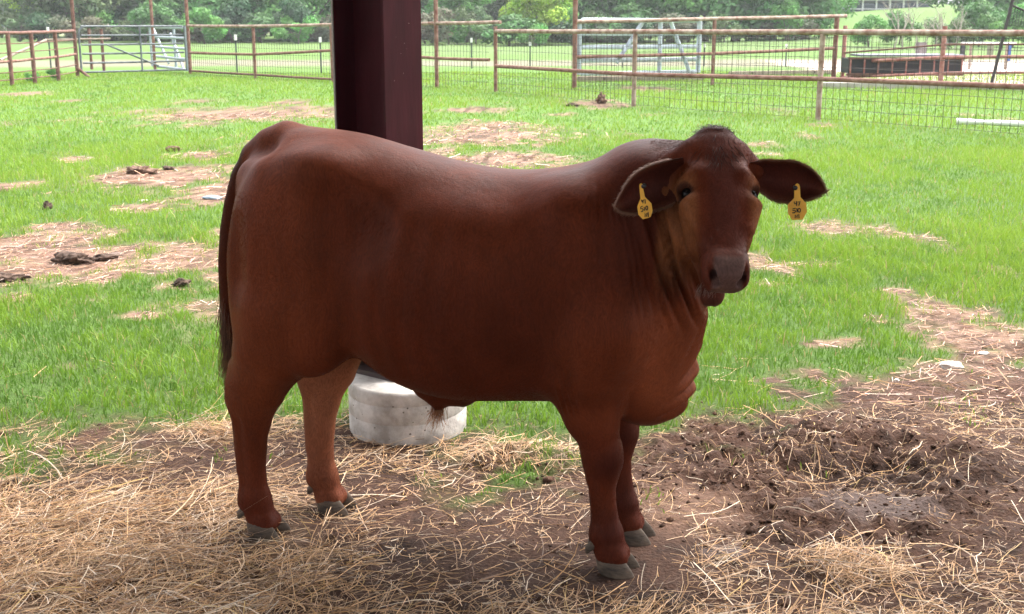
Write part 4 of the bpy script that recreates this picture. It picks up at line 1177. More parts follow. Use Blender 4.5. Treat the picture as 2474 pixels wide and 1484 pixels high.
# ---- trunk: sections along the body (x, top, bottom, half width, sideways shift)
SEC = np.array([
    (-0.635, 0.955, 0.800, 0.040, 0.0),
    (-0.622, 1.02, 0.72, 0.085, 0.0),
    (-0.598, 1.085, 0.640, 0.125, 0.0),
    (-0.562, 1.150, 0.585, 0.165, 0.0),
    (-0.520, 1.193, 0.560, 0.195, 0.0),
    (-0.460, 1.208, 0.550, 0.215, 0.0),
    (-0.395, 1.204, 0.550, 0.228, 0.0),
    (-0.280, 1.192, 0.555, 0.242, 0.0),
    (-0.150, 1.160, 0.487, 0.258, 0.0),
    (0.000, 1.122, 0.450, 0.275, 0.0),
    (0.130, 1.102, 0.452, 0.280, 0.0),
    (0.250, 1.104, 0.458, 0.270, 0.0),
    (0.360, 1.124, 0.462, 0.252, 0.0),
    (0.450, 1.157, 0.455, 0.228, 0.0),
    (0.520, 1.178, 0.460, 0.200, -0.008),
    (0.590, 1.182, 0.490, 0.160, -0.020),
    (0.650, 1.180, 0.560, 0.130, -0.035),
    (0.700, 1.150, 0.680, 0.090, -0.050),
    (0.735, 1.080, 0.800, 0.040, -0.060)])
def _catmull(xs, xk, yk):
    # monotone-ish cubic through the section table
    h = np.diff(xk); dlt = np.diff(yk) / h
    m = np.zeros_like(yk)
    m[1:-1] = (dlt[:-1] * h[1:] + dlt[1:] * h[:-1]) / (h[1:] + h[:-1])
    m[0], m[-1] = dlt[0], dlt[-1]
    i = np.clip(np.searchsorted(xk, xs) - 1, 0, len(h) - 1)
    t = np.clip((xs - xk[i]) / h[i], 0, 1)
    return ((2 * t ** 3 - 3 * t ** 2 + 1) * yk[i] + (t ** 3 - 2 * t ** 2 + t) * h[i] * m[i]
            + (-2 * t ** 3 + 3 * t ** 2) * yk[i + 1] + (t ** 3 - t ** 2) * h[i] * m[i + 1])
sl, X, Y, Z = fld.sub((-0.79, -0.40, 0.33), (0.85, 0.40, 1.31))
xs = X[:, 0, 0].astype(np.float64)
xc = np.clip(xs, SEC[0, 0], SEC[-1, 0])
tp, bt, wd, sh = [_catmull(xc, SEC[:, 0], SEC[:, j]).astype(np.float32)[:, None, None] for j in (1, 2, 3, 4)]
cz = bt + (tp - bt) * 0.53
hz = np.where(Z > cz, tp - cz, cz - bt)
pw = 2.25
rho = (np.abs((Y - sh) / wd) ** pw + np.abs((Z - cz) / hz) ** pw) ** (1 / pw)
d = (rho - 1) * np.minimum(wd, hz)
over = np.maximum(np.maximum(SEC[0, 0] - X, X - SEC[-1, 0]), 0)
d = np.sqrt(np.maximum(d, 0) ** 2 + over ** 2) + np.minimum(d, 0) * (over <= 0)
fld.union(sl, d.astype(np.float32), 0.02)

for sy in (-1, 1):
    # thigh, rump corners, hooks and pins
    fld.ell((-0.428, 0.145 * sy, 0.83), (0.182, 0.095, 0.275), 0.09)
    fld.ell((-0.497, 0.118 * sy, 0.72), (0.105, 0.083, 0.22), 0.07)
    fld.ell((-0.565, 0.080 * sy, 1.060), (0.040, 0.040, 0.05), 0.05)
    fld.ell((-0.330, 0.160 * sy, 1.100), (0.075, 0.055, 0.045), 0.08)
    # shoulder blade and upper arm
    fld.cone((0.37, 0.150 * sy, 0.99), (0.47, 0.175 * sy, 0.72), 0.075, 0.098, 0.11)
    fld.cone((0.47, 0.170 * sy, 0.72), (0.415, 0.150 * sy, 0.60), 0.095, 0.105, 0.08)
    # ribs
    fld.ell((0.05, 0.175 * sy, 0.76), (0.30, 0.115, 0.235), 0.10)
    # hollows: behind the shoulder, flank, before the thigh, between the thigh muscles
    fld.cone((0.285, 0.318 * sy, 1.00), (0.318, 0.312 * sy, 0.62), 0.042, 0.046, 0.07, (1, 1, 1), True)
    fld.ell((-0.215, 0.285 * sy, 0.985), (0.095, 0.055, 0.10), 0.07, None, True)
    fld.cone((-0.245, 0.300 * sy, 0.90), (-0.270, 0.285 * sy, 0.66), 0.040, 0.040, 0.07, (1, 1, 1), True)
    fld.cone((-0.575, 0.232 * sy, 0.95), (-0.560, 0.222 * sy, 0.62), 0.022, 0.022, 0.05, (1, 1, 1), True)
    fld.ell((-0.530, 0.100 * sy, 1.165), (0.045, 0.040, 0.024), 0.05, None, True)
    fld.ell((0.44, 0.215 * sy, 0.685), (0.085, 0.050, 0.075), 0.05)
    # neck muscles into the shoulder
    fld.ell((0.55, 0.082 * sy - 0.008, 0.95), (0.125, 0.095, 0.19), 0.10)
# spine and tail head
fld.chain([((-0.49, 0, 1.187), 0.024), ((-0.555, 0, 1.165), 0.026), ((-0.600, 0, 1.125), 0.026)], 0.05)
# crest / hump
fld.cone((0.50, -0.004, 1.110), (0.66, -0.03, 1.105), 0.046, 0.050, 0.06)
# brisket and dewlap
fld.ell((0.555, 0.0, 0.53), (0.122, 0.112, 0.128), 0.06)
fld.chain([((0.590, -0.005, 0.53), 0.075), ((0.620, -0.012, 0.64), 0.064), ((0.628, -0.025, 0.76), 0.064), ((0.645, -0.04, 0.88), 0.080)], 0.05, (1, 1.15, 1))
fld.cone((0.602, 0, 0.50), (0.640, -0.008, 0.62), 0.052, 0.043, 0.04, (1, 1.5, 1))
# neck to head
fld.chain([((0.57, -0.015, 1.00), 0.15), ((0.655, -0.045, 1.03), 0.125), ((0.705, -0.090, 1.06), 0.095)], 0.06)
fld.cone((0.605, -0.03, 0.86), (0.69, -0.10, 0.96), 0.100, 0.080, 0.05)
# sheath
fld.chain([((-0.082, 0, 0.468), 0.044), ((-0.048, 0, 0.450), 0.042), ((0.022, 0, 0.446), 0.036), ((0.075, 0, 0.470), 0.025)], 0.03)
fld.cone((-0.060, 0, 0.44), (-0.050, 0, 0.412), 0.028, 0.019, 0.02)
# flank fold to the stifle
for sy, sx in ((-1, 0.0), (1, 0.085)):
    fld.ell((-0.37 + sx, 0.17 * sy, 0.66), (0.10, 0.055, 0.13), 0.07)

# ---- hind legs
def hind(sy, cx, dx):
    y = sy
    fld.chain([((-0.470 + dx * 0.4, 0.135 * y, 0.70), 0.138), ((-0.512 + dx * 0.8, 0.128 * y, 0.575), 0.112), ((-0.560 + dx, 0.122 * y, 0.465), 0.084),
               ((-0.584 + dx, 0.118 * y, 0.385), 0.063), ((-0.594 + dx, 0.115 * y, 0.30), 0.0485), ((-0.597 + dx, 0.113 * y, 0.21), 0.0420),
               ((-0.597 + dx, 0.112 * y, 0.155), 0.0425), ((-0.594 + dx, 0.112 * y, 0.108), 0.0455)], 0.03, (1, 1.16, 1))
    fld.cone((-0.593 + dx, 0.112 * y, 0.105), (-0.569 + dx, 0.112 * y, 0.045), 0.0435, 0.040, 0.03, (1, 1.12, 1))
    fld.cone((-0.622 + dx, 0.118 * y, 0.52), (-0.628 + dx, 0.116 * y, 0.43), 0.020, 0.032, 0.05)          # hock point and tendon
    fld.cone((-0.630 + dx, 0.116 * y, 0.40), (-0.626 + dx, 0.112 * y, 0.20), 0.018, 0.017, 0.014)
    for e in (-1, 1):
        fld.cone((-0.612 + dx, 0.115 * y + e * 0.052, 0.37), (-0.610 + dx, 0.112 * y + e * 0.045, 0.17), 0.010, 0.008, 0.02, (1, 1, 1), True)   # groove before the tendon

    for e in (-1, 1):
        fld.ell((-0.565 + dx, 0.112 * y + e * 0.023, 0.040), (0.042, 0.025, 0.028), 0.025)
hind(-1, 0, 0.0)
hind(1, 0, 0.125)
# ---- fore legs
def fore(sy, dx):
    y = sy
    fld.chain([((0.430 + dx, 0.150 * y, 0.62), 0.098), ((0.427 + dx, 0.135 * y, 0.50), 0.080), ((0.432 + dx, 0.126 * y, 0.43), 0.068),
               ((0.442 + dx, 0.121 * y, 0.375), 0.0560), ((0.449 + dx, 0.118 * y, 0.325), 0.0540), ((0.451 + dx, 0.116 * y, 0.275), 0.0455), ((0.453 + dx, 0.115 * y, 0.235), 0.0375),
               ((0.456 + dx, 0.114 * y, 0.195), 0.0365), ((0.461 + dx, 0.113 * y, 0.15), 0.0390), ((0.466 + dx, 0.112 * y, 0.110), 0.0435), ((0.468 + dx, 0.112 * y, 0.085), 0.041)], 0.025, (1, 1.1, 1))
    for e in (-1, 1):
        fld.cone((0.428 + dx, 0.115 * y + e * 0.045, 0.27), (0.434 + dx, 0.112 * y + e * 0.042, 0.15), 0.008, 0.007, 0.02, (1, 1, 1), True)
    fld.cone((0.466 + dx, 0.112 * y, 0.10), (0.486 + dx, 0.112 * y, 0.05), 0.0405, 0.039, 0.03)
    fld.cone((0.375 + dx * 0.5, 0.145 * y, 0.545), (0.39 + dx, 0.135 * y, 0.46), 0.050, 0.040, 0.05)            # elbow
    fld.ell((0.478 + dx, 0.118 * y, 0.338), (0.024, 0.038, 0.046), 0.035)                          # knee cap
    for e in (-1, 1):
        fld.ell((0.488 + dx, 0.112 * y + e * 0.023, 0.044), (0.042, 0.025, 0.029), 0.025)
fore(-1, 0.0)
fore(1, 0.012)

# ---- tail
TAIL = [((-0.545, 0, 1.162), 0.030), ((-0.595, 0.0, 1.125), 0.030), ((-0.634, 0.0, 1.065), 0.030), ((-0.662, 0, 0.985), 0.0285), ((-0.684, 0, 0.90), 0.027),
        ((-0.697, 0, 0.81), 0.0255), ((-0.701, 0, 0.72), 0.023), ((-0.699, 0, 0.63), 0.020), ((-0.695, 0, 0.55), 0.013)]
fld.chain(TAIL, 0.02)

# ---- head, in its own frame: X sideways (to the right of the picture), T down the face, D out of the forehead
HAZ, BETA, HROLL = math.radians(18), math.radians(52), math.radians(3)
FH = np.array((math.sin(HAZ), -math.cos(HAZ), 0.0))
HT = FH * math.cos(BETA) - np.array((0, 0, 1)) * math.sin(BETA)
HD = FH * math.sin(BETA) + np.array((0, 0, 1)) * math.cos(BETA)
HX = np.cross(HT, HD); HX /= np.linalg.norm(HX)
if HX[0] < 0: HX = -HX
HX, HT = HX * math.cos(HROLL) + HT * math.sin(HROLL), HT * math.cos(HROLL) - HX * math.sin(HROLL)
HP = np.array((0.729, -0.120, 1.252))
HM = np.stack([HX, HT, HD])
def hp(x, t, d): return HP + HX * x + HT * t + HD * d
HS = np.array([   # t, half width, front, back
    (-0.012, 0.026, -0.050, -0.085), (0.000, 0.040, -0.022, -0.115), (0.030, 0.057, -0.006, -0.145), (0.070, 0.072, 0.001, -0.165), (0.120, 0.086, 0.003, -0.180),
    (0.170, 0.093, 0.003, -0.190), (0.215, 0.089, 0.001, -0.190), (0.260, 0.078, -0.002, -0.176), (0.305, 0.068, -0.004, -0.155), (0.345, 0.057, -0.004, -0.135),
    (0.380, 0.051, -0.005, -0.112), (0.410, 0.047, -0.012, -0.094), (0.432, 0.043, -0.022, -0.080), (0.446, 0.028, -0.036, -0.066)])
ctr = hp(0, 0.22, -0.09)
sl, X, Y, Z = fld.sub(ctr - 0.33, ctr + 0.33)
hx = (X - HP[0]) * HX[0] + (Y - HP[1]) * HX[1] + (Z - HP[2]) * HX[2]
ht = (X - HP[0]) * HT[0] + (Y - HP[1]) * HT[1] + (Z - HP[2]) * HT[2]
hd = (X - HP[0]) * HD[0] + (Y - HP[1]) * HD[1] + (Z - HP[2]) * HD[2]
tt = np.clip(ht, HS[0, 0], HS[-1, 0]).astype(np.float64)
w_, f_, b_ = [_catmull(tt.ravel(), HS[:, 0], HS[:, j]).reshape(tt.shape) for j in (1, 2, 3)]
c_ = f_ + (b_ - f_) * 0.42
hh = np.where(hd > c_, f_ - c_, c_ - b_)
wj = w_ * (1 - 0.22 * sstep(0.0, 1.0, (c_ - hd) / np.maximum(c_ - b_, 1e-3)))      # narrower jaw
p1 = 2.5
rho = (np.abs(hx / wj) ** p1 + np.abs((hd - c_) / hh) ** p1) ** (1 / p1)
d = (rho - 1) * np.minimum(wj, hh)
over = np.maximum(np.maximum(HS[0, 0] - ht, ht - HS[-1, 0]), 0)
d = np.sqrt(np.maximum(d, 0) ** 2 + over ** 2) + np.minimum(d, 0) * (over <= 0)
fld.union(sl, d.astype(np.float32), 0.03)
def hcone(p, q, r0, r1, k=0.02, carve=False): fld.cone(hp(*p), hp(*q), r0, r1, k, (1, 1, 1), carve)
def hell(c, r, k=0.02, carve=False): fld.ell(hp(*c), r, k, HM, carve)
for e in (-1, 1):
    hcone((e * 0.055, 0.145, -0.022), (e * 0.085, 0.160, -0.044), 0.016, 0.016, 0.035)     # brow
    hcone((e * 0.080, 0.225, -0.030), (e * 0.062, 0.285, -0.030), 0.020, 0.014, 0.035)     # cheek bone
    hell((e * 0.062, 0.235, -0.125), (0.030, 0.085, 0.070), 0.04)                          # jaw muscle
    hcone((e * 0.062, 0.060, -0.060), (e * 0.108, 0.084, -0.086), 0.032, 0.028, 0.04)      # ear root
    hell((e * 0.090, 0.190, -0.036), (0.016, 0.022, 0.019), 0.010, True)                   # socket
    hcone((e * 0.073, 0.173, -0.018), (e * 0.095, 0.174, -0.046), 0.0075, 0.0075, 0.010)     # upper lid
    hcone((e * 0.074, 0.210, -0.020), (e * 0.089, 0.211, -0.048), 0.006, 0.006, 0.010)     # lower lid
    hell((e * 0.033, 0.392, -0.034), (0.017, 0.034, 0.029), 0.03)                         # nostril wing
    hell((e * 0.033, 0.396, -0.072), (0.018, 0.040, 0.032), 0.03)                          # upper lip
# muzzle pad
hell((0, 0.418, -0.040), (0.040, 0.023, 0.034), 0.02)
hell((0, 0.400, -0.010), (0.036, 0.030, 0.012), 0.02)
# lower lip and chin
hcone((0, 0.32, -0.150), (-0.006, 0.405, -0.145), 0.040, 0.028, 0.03)
hell((-0.012, 0.424, -0.142), (0.024, 0.022, 0.025), 0.02)
for e in (-1, 1):   # nostrils: comma shaped hollows
    fld.cone(hp(e * 0.029, 0.434, -0.030), hp(e * 0.039, 0.414, -0.014), 0.0100, 0.0075, 0.007, (1, 1, 1), True)
    fld.cone(hp(e * 0.039, 0.414, -0.014), hp(e * 0.046, 0.396, -0.004), 0.0075, 0.004, 0.006, (1, 1, 1), True)
# mouth slit
for k in range(9):
    a0, a1 = [(-1 + 2 * (k + j) / 9) for j in (0, 1)]
    P = [hp(0.058 * math.sin(a * 1.35), 0.452 - 0.075 * (1 - math.cos(a * 1.35)) - 0.012, -0.083 - 0.012 * abs(a)) for a in (a0, a1)]
    fld.cone(P[0], P[1], 0.0055, 0.0055, 0.006, (1, 1, 1), True)

V, F = fld.extract()
del fld, X, Y, Z, hx, ht, hd, rho, d, w_, f_, b_, c_, hh, wj, tt
V = smooth_mesh(V, F, 4)
Nv = vert_normals(V, F)
# ---- skin folds on the neck, dewlap and behind the elbow, then the ears, all in the one body mesh
vx, vy, vz = V[:, 0], V[:, 1], V[:, 2]
near = sstep(0.02, -0.06, vy)
u = vx - 0.26 * (1.15 - vz) + 0.012 * fbm(vx * 9, vz * 5, vy * 9, 2, 11)
mask = sstep(0.37, 0.43, u) * sstep(0.64, 0.58, u) * sstep(0.72, 0.86, vz) * sstep(1.13, 1.00, vz) * near
ph = u / 0.029 + 1.3 * vnoise(u * 40, vz * 3.0, None, 5)
wv = np.cos(2 * PI * ph)
amp = 0.0092 * (0.35 + 0.65 * sstep(-0.3, 0.5, vnoise(vx * 14, vz * 6, None, 9)))
disp = mask * amp * np.where(wv > -0.2, wv * 0.6, wv * 1.35)
u2 = vx - 0.30 * (1.12 - vz)                                       # the few deep folds beside the jaw
m2 = sstep(0.500, 0.525, u2) * sstep(0.665, 0.615, u2) * sstep(0.68, 0.80, vz) * sstep(1.12, 1.0, vz) * near
disp += m2 * 0.0190 * (np.abs(np.sin(PI * (u2 - 0.5) / 0.038 + 0.4 * vnoise(vz * 7, u2 * 5, None, 3))) - 0.72)
r = np.hypot(vx - 0.52, (vz - 0.70))                                # rings of the dewlap
m3 = sstep(0.585, 0.635, vx) * sstep(0.80, 0.68, vz) * sstep(0.40, 0.46, vz) * sstep(0.11, 0.07, np.abs(vy))
disp += m3 * 0.0150 * (np.abs(np.sin(PI * r / 0.034 + 0.5 * vnoise(vx * 12, vz * 12, None, 4))) - 0.7)
m4 = sstep(0.33, 0.36, vx) * sstep(0.42, 0.39, vx) * sstep(0.46, 0.50, vz) * sstep(0.64, 0.58, vz) * near
disp += m4 * 0.0035 * np.sin(2 * PI * (vx + 0.15 * vz) / 0.017)
m5 = sstep(-0.30, -0.20, vx) * sstep(0.50, 0.36, vx) * sstep(0.52, 0.62, vz) * sstep(1.05, 0.95, vz) * near   # faint rib and skin lines
disp += m5 * 0.0014 * np.sin(2 * PI * (vx + 0.05 * vnoise(vx * 3, vz * 3, None, 8) + 0.12 * vz) / 0.075)
disp += 0.0022 * fbm(vx * 7, vy * 7, vz * 7, 3, 21) * sstep(0.35, 0.6, vz)
V = V + Nv * disp[:, None]
Nv = vert_normals(V, F)

PSI = -BULL_RZ
EF = np.array((math.cos(PSI), -math.sin(PSI))); EL = np.array((math.sin(PSI), math.cos(PSI)))
CAML = np.array(((0 - BULL_O.x) * EF[0] + (0 - BULL_O.y) * EF[1], (0 - BULL_O.x) * EL[0] + (0 - BULL_O.y) * EL[1], CAM_H))
def unp(px, py, yl):
    d = ray(px, py)
    dl = np.array((d[0] * EF[0] + d[1] * EF[1], d[0] * EL[0] + d[1] * EL[1], d[2]))
    return CAML + dl * ((yl - CAML[1]) / dl[1])

# coat colour (painted per vertex, with light and shade put in on the body): red brown, darker crest, knees and fetlocks, tan cheeks and brisket
vx, vy, vz = V[:, 0], V[:, 1], V[:, 2]
hx_ = (V - HP) @ HX; ht_ = (V - HP) @ HT; hd_ = (V - HP) @ HD
in_head = sstep(-0.26, -0.20, hd_) * sstep(0.150, 0.125, np.abs(hx_)) * sstep(-0.04, -0.01, ht_) * (ht_ < 0.49) * (vx > 0.55) * (vy < 0.06)
C = np.tile(np.array((0.100, 0.0250, 0.0100)), (len(V), 1))
def paint(m, c):
    global C
    C = C * (1 - m[:, None]) + np.array(c)[None, :] * m[:, None]
DARKC = (0.048, 0.0125, 0.0085)
nzc = fbm(vx * 5, vy * 5, vz * 5, 3, 31)
paint(0.70 * sstep(0.40, 0.54, vx) * sstep(0.74, 1.02, vz) * (1 - in_head), DARKC)
paint(0.30 * sstep(0.95, 0.75, vz) * sstep(-0.28, 0.05, vx) * sstep(0.5, 0.3, vx) + 0 * vx, DARKC)  # lower barrel darkened: shade of the down-facing side painted in
paint(0.55 * sstep(-0.35, -0.55, vx) * sstep(0.95, 0.6, vz) * sstep(0.1, 0.6, vz) * 0.8, (0.17, 0.058, 0.023))  # rear thigh edge lightened as if lit from the open left side
paint(0.70 * sstep(0.50, 0.60, vx) * sstep(0.86, 0.62, vz) * sstep(0.43, 0.52, vz), (0.27, 0.095, 0.042))  # tan brisket, brightened further with painted light from the right
paint(0.75 * sstep(-0.22, -0.42, vx + 0.08 * nzc) * sstep(0.48, 0.70, vz), (0.160, 0.047, 0.019))  # hindquarter colour lightened to imitate light falling on it
paint(0.45 * sstep(0.28, 0.42, vx + 0.06 * nzc) * sstep(0.86, 0.66, vz) * sstep(0.40, 0.46, vz), (0.160, 0.046, 0.019))  # lower shoulder and forearm lightened, painted light again
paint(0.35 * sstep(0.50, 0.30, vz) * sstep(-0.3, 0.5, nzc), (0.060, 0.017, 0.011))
paint(0.35 * sstep(-0.02, -0.30, vx) * sstep(1.0, 1.16, vz), (0.130, 0.040, 0.0175))  # painted highlight along the top of the rump
for sy, kx in ((-1, 0.478), (1, 0.498)):
    q = np.sqrt(((vx - kx) / 0.045) ** 2 + ((vz - 0.325) / 0.05) ** 2) + 4 * (vy * sy < 0)
    paint(0.60 * sstep(1.35, 0.3, q + 0.6 * nzc), (0.034, 0.011, 0.010))
    q = np.sqrt(((vx - kx - 0.01) / 0.06) ** 2 + ((vz - 0.135) / 0.06) ** 2) + 4 * (vy * sy < 0)
    paint(0.55 * sstep(1.4, 0.3, q + 0.6 * nzc), (0.036, 0.012, 0.010))
lowleg = sstep(0.42, 0.30, vz)
paint(0.30 * lowleg + 0.25 * lowleg * sstep(0.0, 0.4, nzc), DARKC)
paint(0.15 * lowleg * sstep(0.1, -0.4, nzc), (0.15, 0.050, 0.024))
# tail darker
paint(0.65 * sstep(-0.612, -0.635, vx + 0.10 * np.clip(1.05 - vz, -0.15, 0.3)) * sstep(0.50, 0.54, vz) * (np.abs(vy) < 0.045), (0.032, 0.011, 0.008))
# head
side = sstep(0.052, 0.085, np.abs(hx_) + 0.35 * np.clip(-hd_ - 0.02, 0, 1))
paint(in_head * 0.85 * side * sstep(0.10, 0.18, ht_) * sstep(0.42, 0.30, ht_), (0.24, 0.108, 0.043))
paint(in_head * 0.70 * sstep(0.06, 0.02, np.abs(hx_)) * sstep(0.40, 0.28, ht_), (0.070, 0.023, 0.018))
paint(in_head * 0.5 * sstep(0.26, 0.36, ht_), (0.060, 0.021, 0.016))
paint(in_head * 0.75 * sstep(0.07, 0.0, ht_), (0.038, 0.014, 0.012))
# dark lids
for e in (-1, 1):
    q = np.linalg.norm(V - hp(e * 0.087, 0.19, -0.036), axis=1)
    paint(0.9 * sstep(0.034, 0.024, q), (0.020, 0.009, 0.008))
# nose leather
pad = sstep(0.372, 0.385, ht_ + 0.010 * nzc + 0.12 * np.maximum(np.abs(hx_) - 0.030, 0)) * sstep(0.041, 0.034, np.abs(hx_)) * sstep(-0.088, -0.080, hd_) * in_head
for e in (-1, 1):
    q = np.linalg.norm((V - hp(e * 0.043, 0.408, -0.020)) @ HM.T / np.array((0.012, 0.02, 0.02)), axis=1)
    pad *= 1 - 0.0 * q
nose = np.clip(pad, 0, 1)
paint(nose, (0.130, 0.074, 0.062))
paint(in_head * 0.85 * sstep(-0.080, -0.086, hd_) * sstep(0.425, 0.44, ht_) * sstep(0.04, 0.03, np.abs(hx_)), (0.060, 0.026, 0.020))
for e in (-1, 1):
    q = np.linalg.norm((V - hp(e * 0.035, 0.422, -0.022)) @ HM.T / np.array((0.011, 0.020, 0.014)), axis=1)
    paint(0.92 * sstep(1.15, 0.7, q), (0.012, 0.006, 0.006))
# inner thigh and belly paler
paint(0.85 * sstep(0.01, 0.05, vy) * sstep(0.17, 0.12, vy) * sstep(0.78, 0.62, vz) * (0.25 + 0.75 * sstep(0.02, 0.42, vz + 0.08 * nzc)) * (vx < -0.2), (0.31, 0.145, 0.080))
NOSE = nose

# ears: cupped leaves with a rolled rim
def ear(up, lo, y0, y1, cup, thick=0.007):
    up = np.array(up, float); lo = np.array(lo, float)
    n, m = 25, 15
    tq = np.linspace(0, len(up) - 1, n)
    def ip(a): return np.stack([_catmull(tq, np.arange(len(a), dtype=float), a[:, i]) for i in (0, 1)], 1)
    up, lo = ip(up), ip(lo)
    P = np.zeros((n, m, 3)); 
    for i in range(n):
        s = i / (n - 1)
        wpx = np.linalg.norm(up[i] - lo[i])
        for j in range(m):
            v = j / (m - 1)
            q = up[i] * (1 - v) + lo[i] * v
            P[i, j] = unp(q[0], q[1], y0 + (y1 - y0) * s)
            P[i, j, 1] += cup * min(1, wpx / 70) * (1 - (2 * v - 1) ** 2) - 0.008 * (abs(2 * v - 1) ** 6)
    Q = P.copy()
    # back layer, thinner towards the rim
    for j in range(m):
        v = j / (m - 1)
        Q[:, j, 1] += thick * (0.35 + 0.65 * math.sin(PI * v)) 
    VV = np.concatenate([P.reshape(-1, 3), Q.reshape(-1, 3)])
    FF = []
    o2 = n * m
    for i in range(n - 1):
        for j in range(m - 1):
            a = i * m + j
            FF.append((a, a + m, a + m + 1, a + 1))
            FF.append((o2 + a, o2 + a + 1, o2 + a + m + 1, o2 + a + m))
        for j, fl in ((0, 0), (m - 1, 1)):
            a = i * m + j
            q = (a, o2 + a, o2 + a + m, a + m)
            FF.append(q if fl else q[::-1])
    for j in range(m - 1):
        a = (n - 1) * m + j
        FF.append((a, o2 + a, o2 + a + 1, a + 1))
    rim = np.concatenate([P[:, 0], P[::-1, -1]])
    rimn = []
    vv = np.tile(np.abs(np.linspace(-1, 1, m))[None, :], (n, 1))
    ss = np.tile(np.linspace(0, 1, n)[:, None], (1, m))
    inner = sstep(0.97, 0.72, np.maximum(vv, ss * 0.98))
    ci = np.array((0.052, 0.015, 0.011)); cr = np.array((0.13, 0.052, 0.030))
    ci2 = np.array((0.085, 0.026, 0.018))
    mixi = ci + (ci2 - ci) * sstep(0.2, 0.7, ss)[..., None] * sstep(0.9, 0.3, vv)[..., None]
    cc = cr + (mixi - cr) * inner[..., None]
    root = sstep(0.25, 0.0, ss)[..., None]
    cc = cc * (1 - 0.7 * root) + np.array((0.07, 0.022, 0.014)) * 0.7 * root
    CC = np.concatenate([cc.reshape(-1, 3), np.tile(np.array((0.13, 0.042, 0.022)), (n * m, 1))])
    return VV, np.array(FF), CC, P
EAR_R = ear([(1812, 392), (1842, 387), (1880, 387), (1915, 389), (1945, 400), (1970, 418), (1988, 443), (1994, 459)],
            [(1812, 448), (1840, 464), (1862, 479), (1890, 487), (1920, 488), (1950, 482), (1975, 474), (1994, 462)], -0.120, -0.095, 0.030)
EAR_L = ear([(1650, 380), (1608, 388), (1575, 398), (1545, 412), (1520, 435), (1503, 462), (1491, 485), (1487, 497)],
            [(1650, 478), (1620, 495), (1592, 505), (1567, 512), (1545, 515), (1520, 515), (1500, 511), (1487, 500)], -0.195, -0.262, 0.032)
nb = len(V)
VB, FB, CB = [V], [F], [C]
for e_ in (EAR_R, EAR_L):
    FB.append(e_[1] + sum(len(a) for a in VB)); VB.append(e_[0]); CB.append(e_[2])
VALL, FALL, CALL = np.concatenate(VB), np.concatenate(FB), np.concatenate(CB) * np.array((0.94, 0.76, 0.70))
CALL[:nb] = CALL[:nb] * (1 - NOSE[:, None]) + (CALL[:nb] / np.array((0.94, 0.76, 0.70)) * 0.8) * NOSE[:, None]

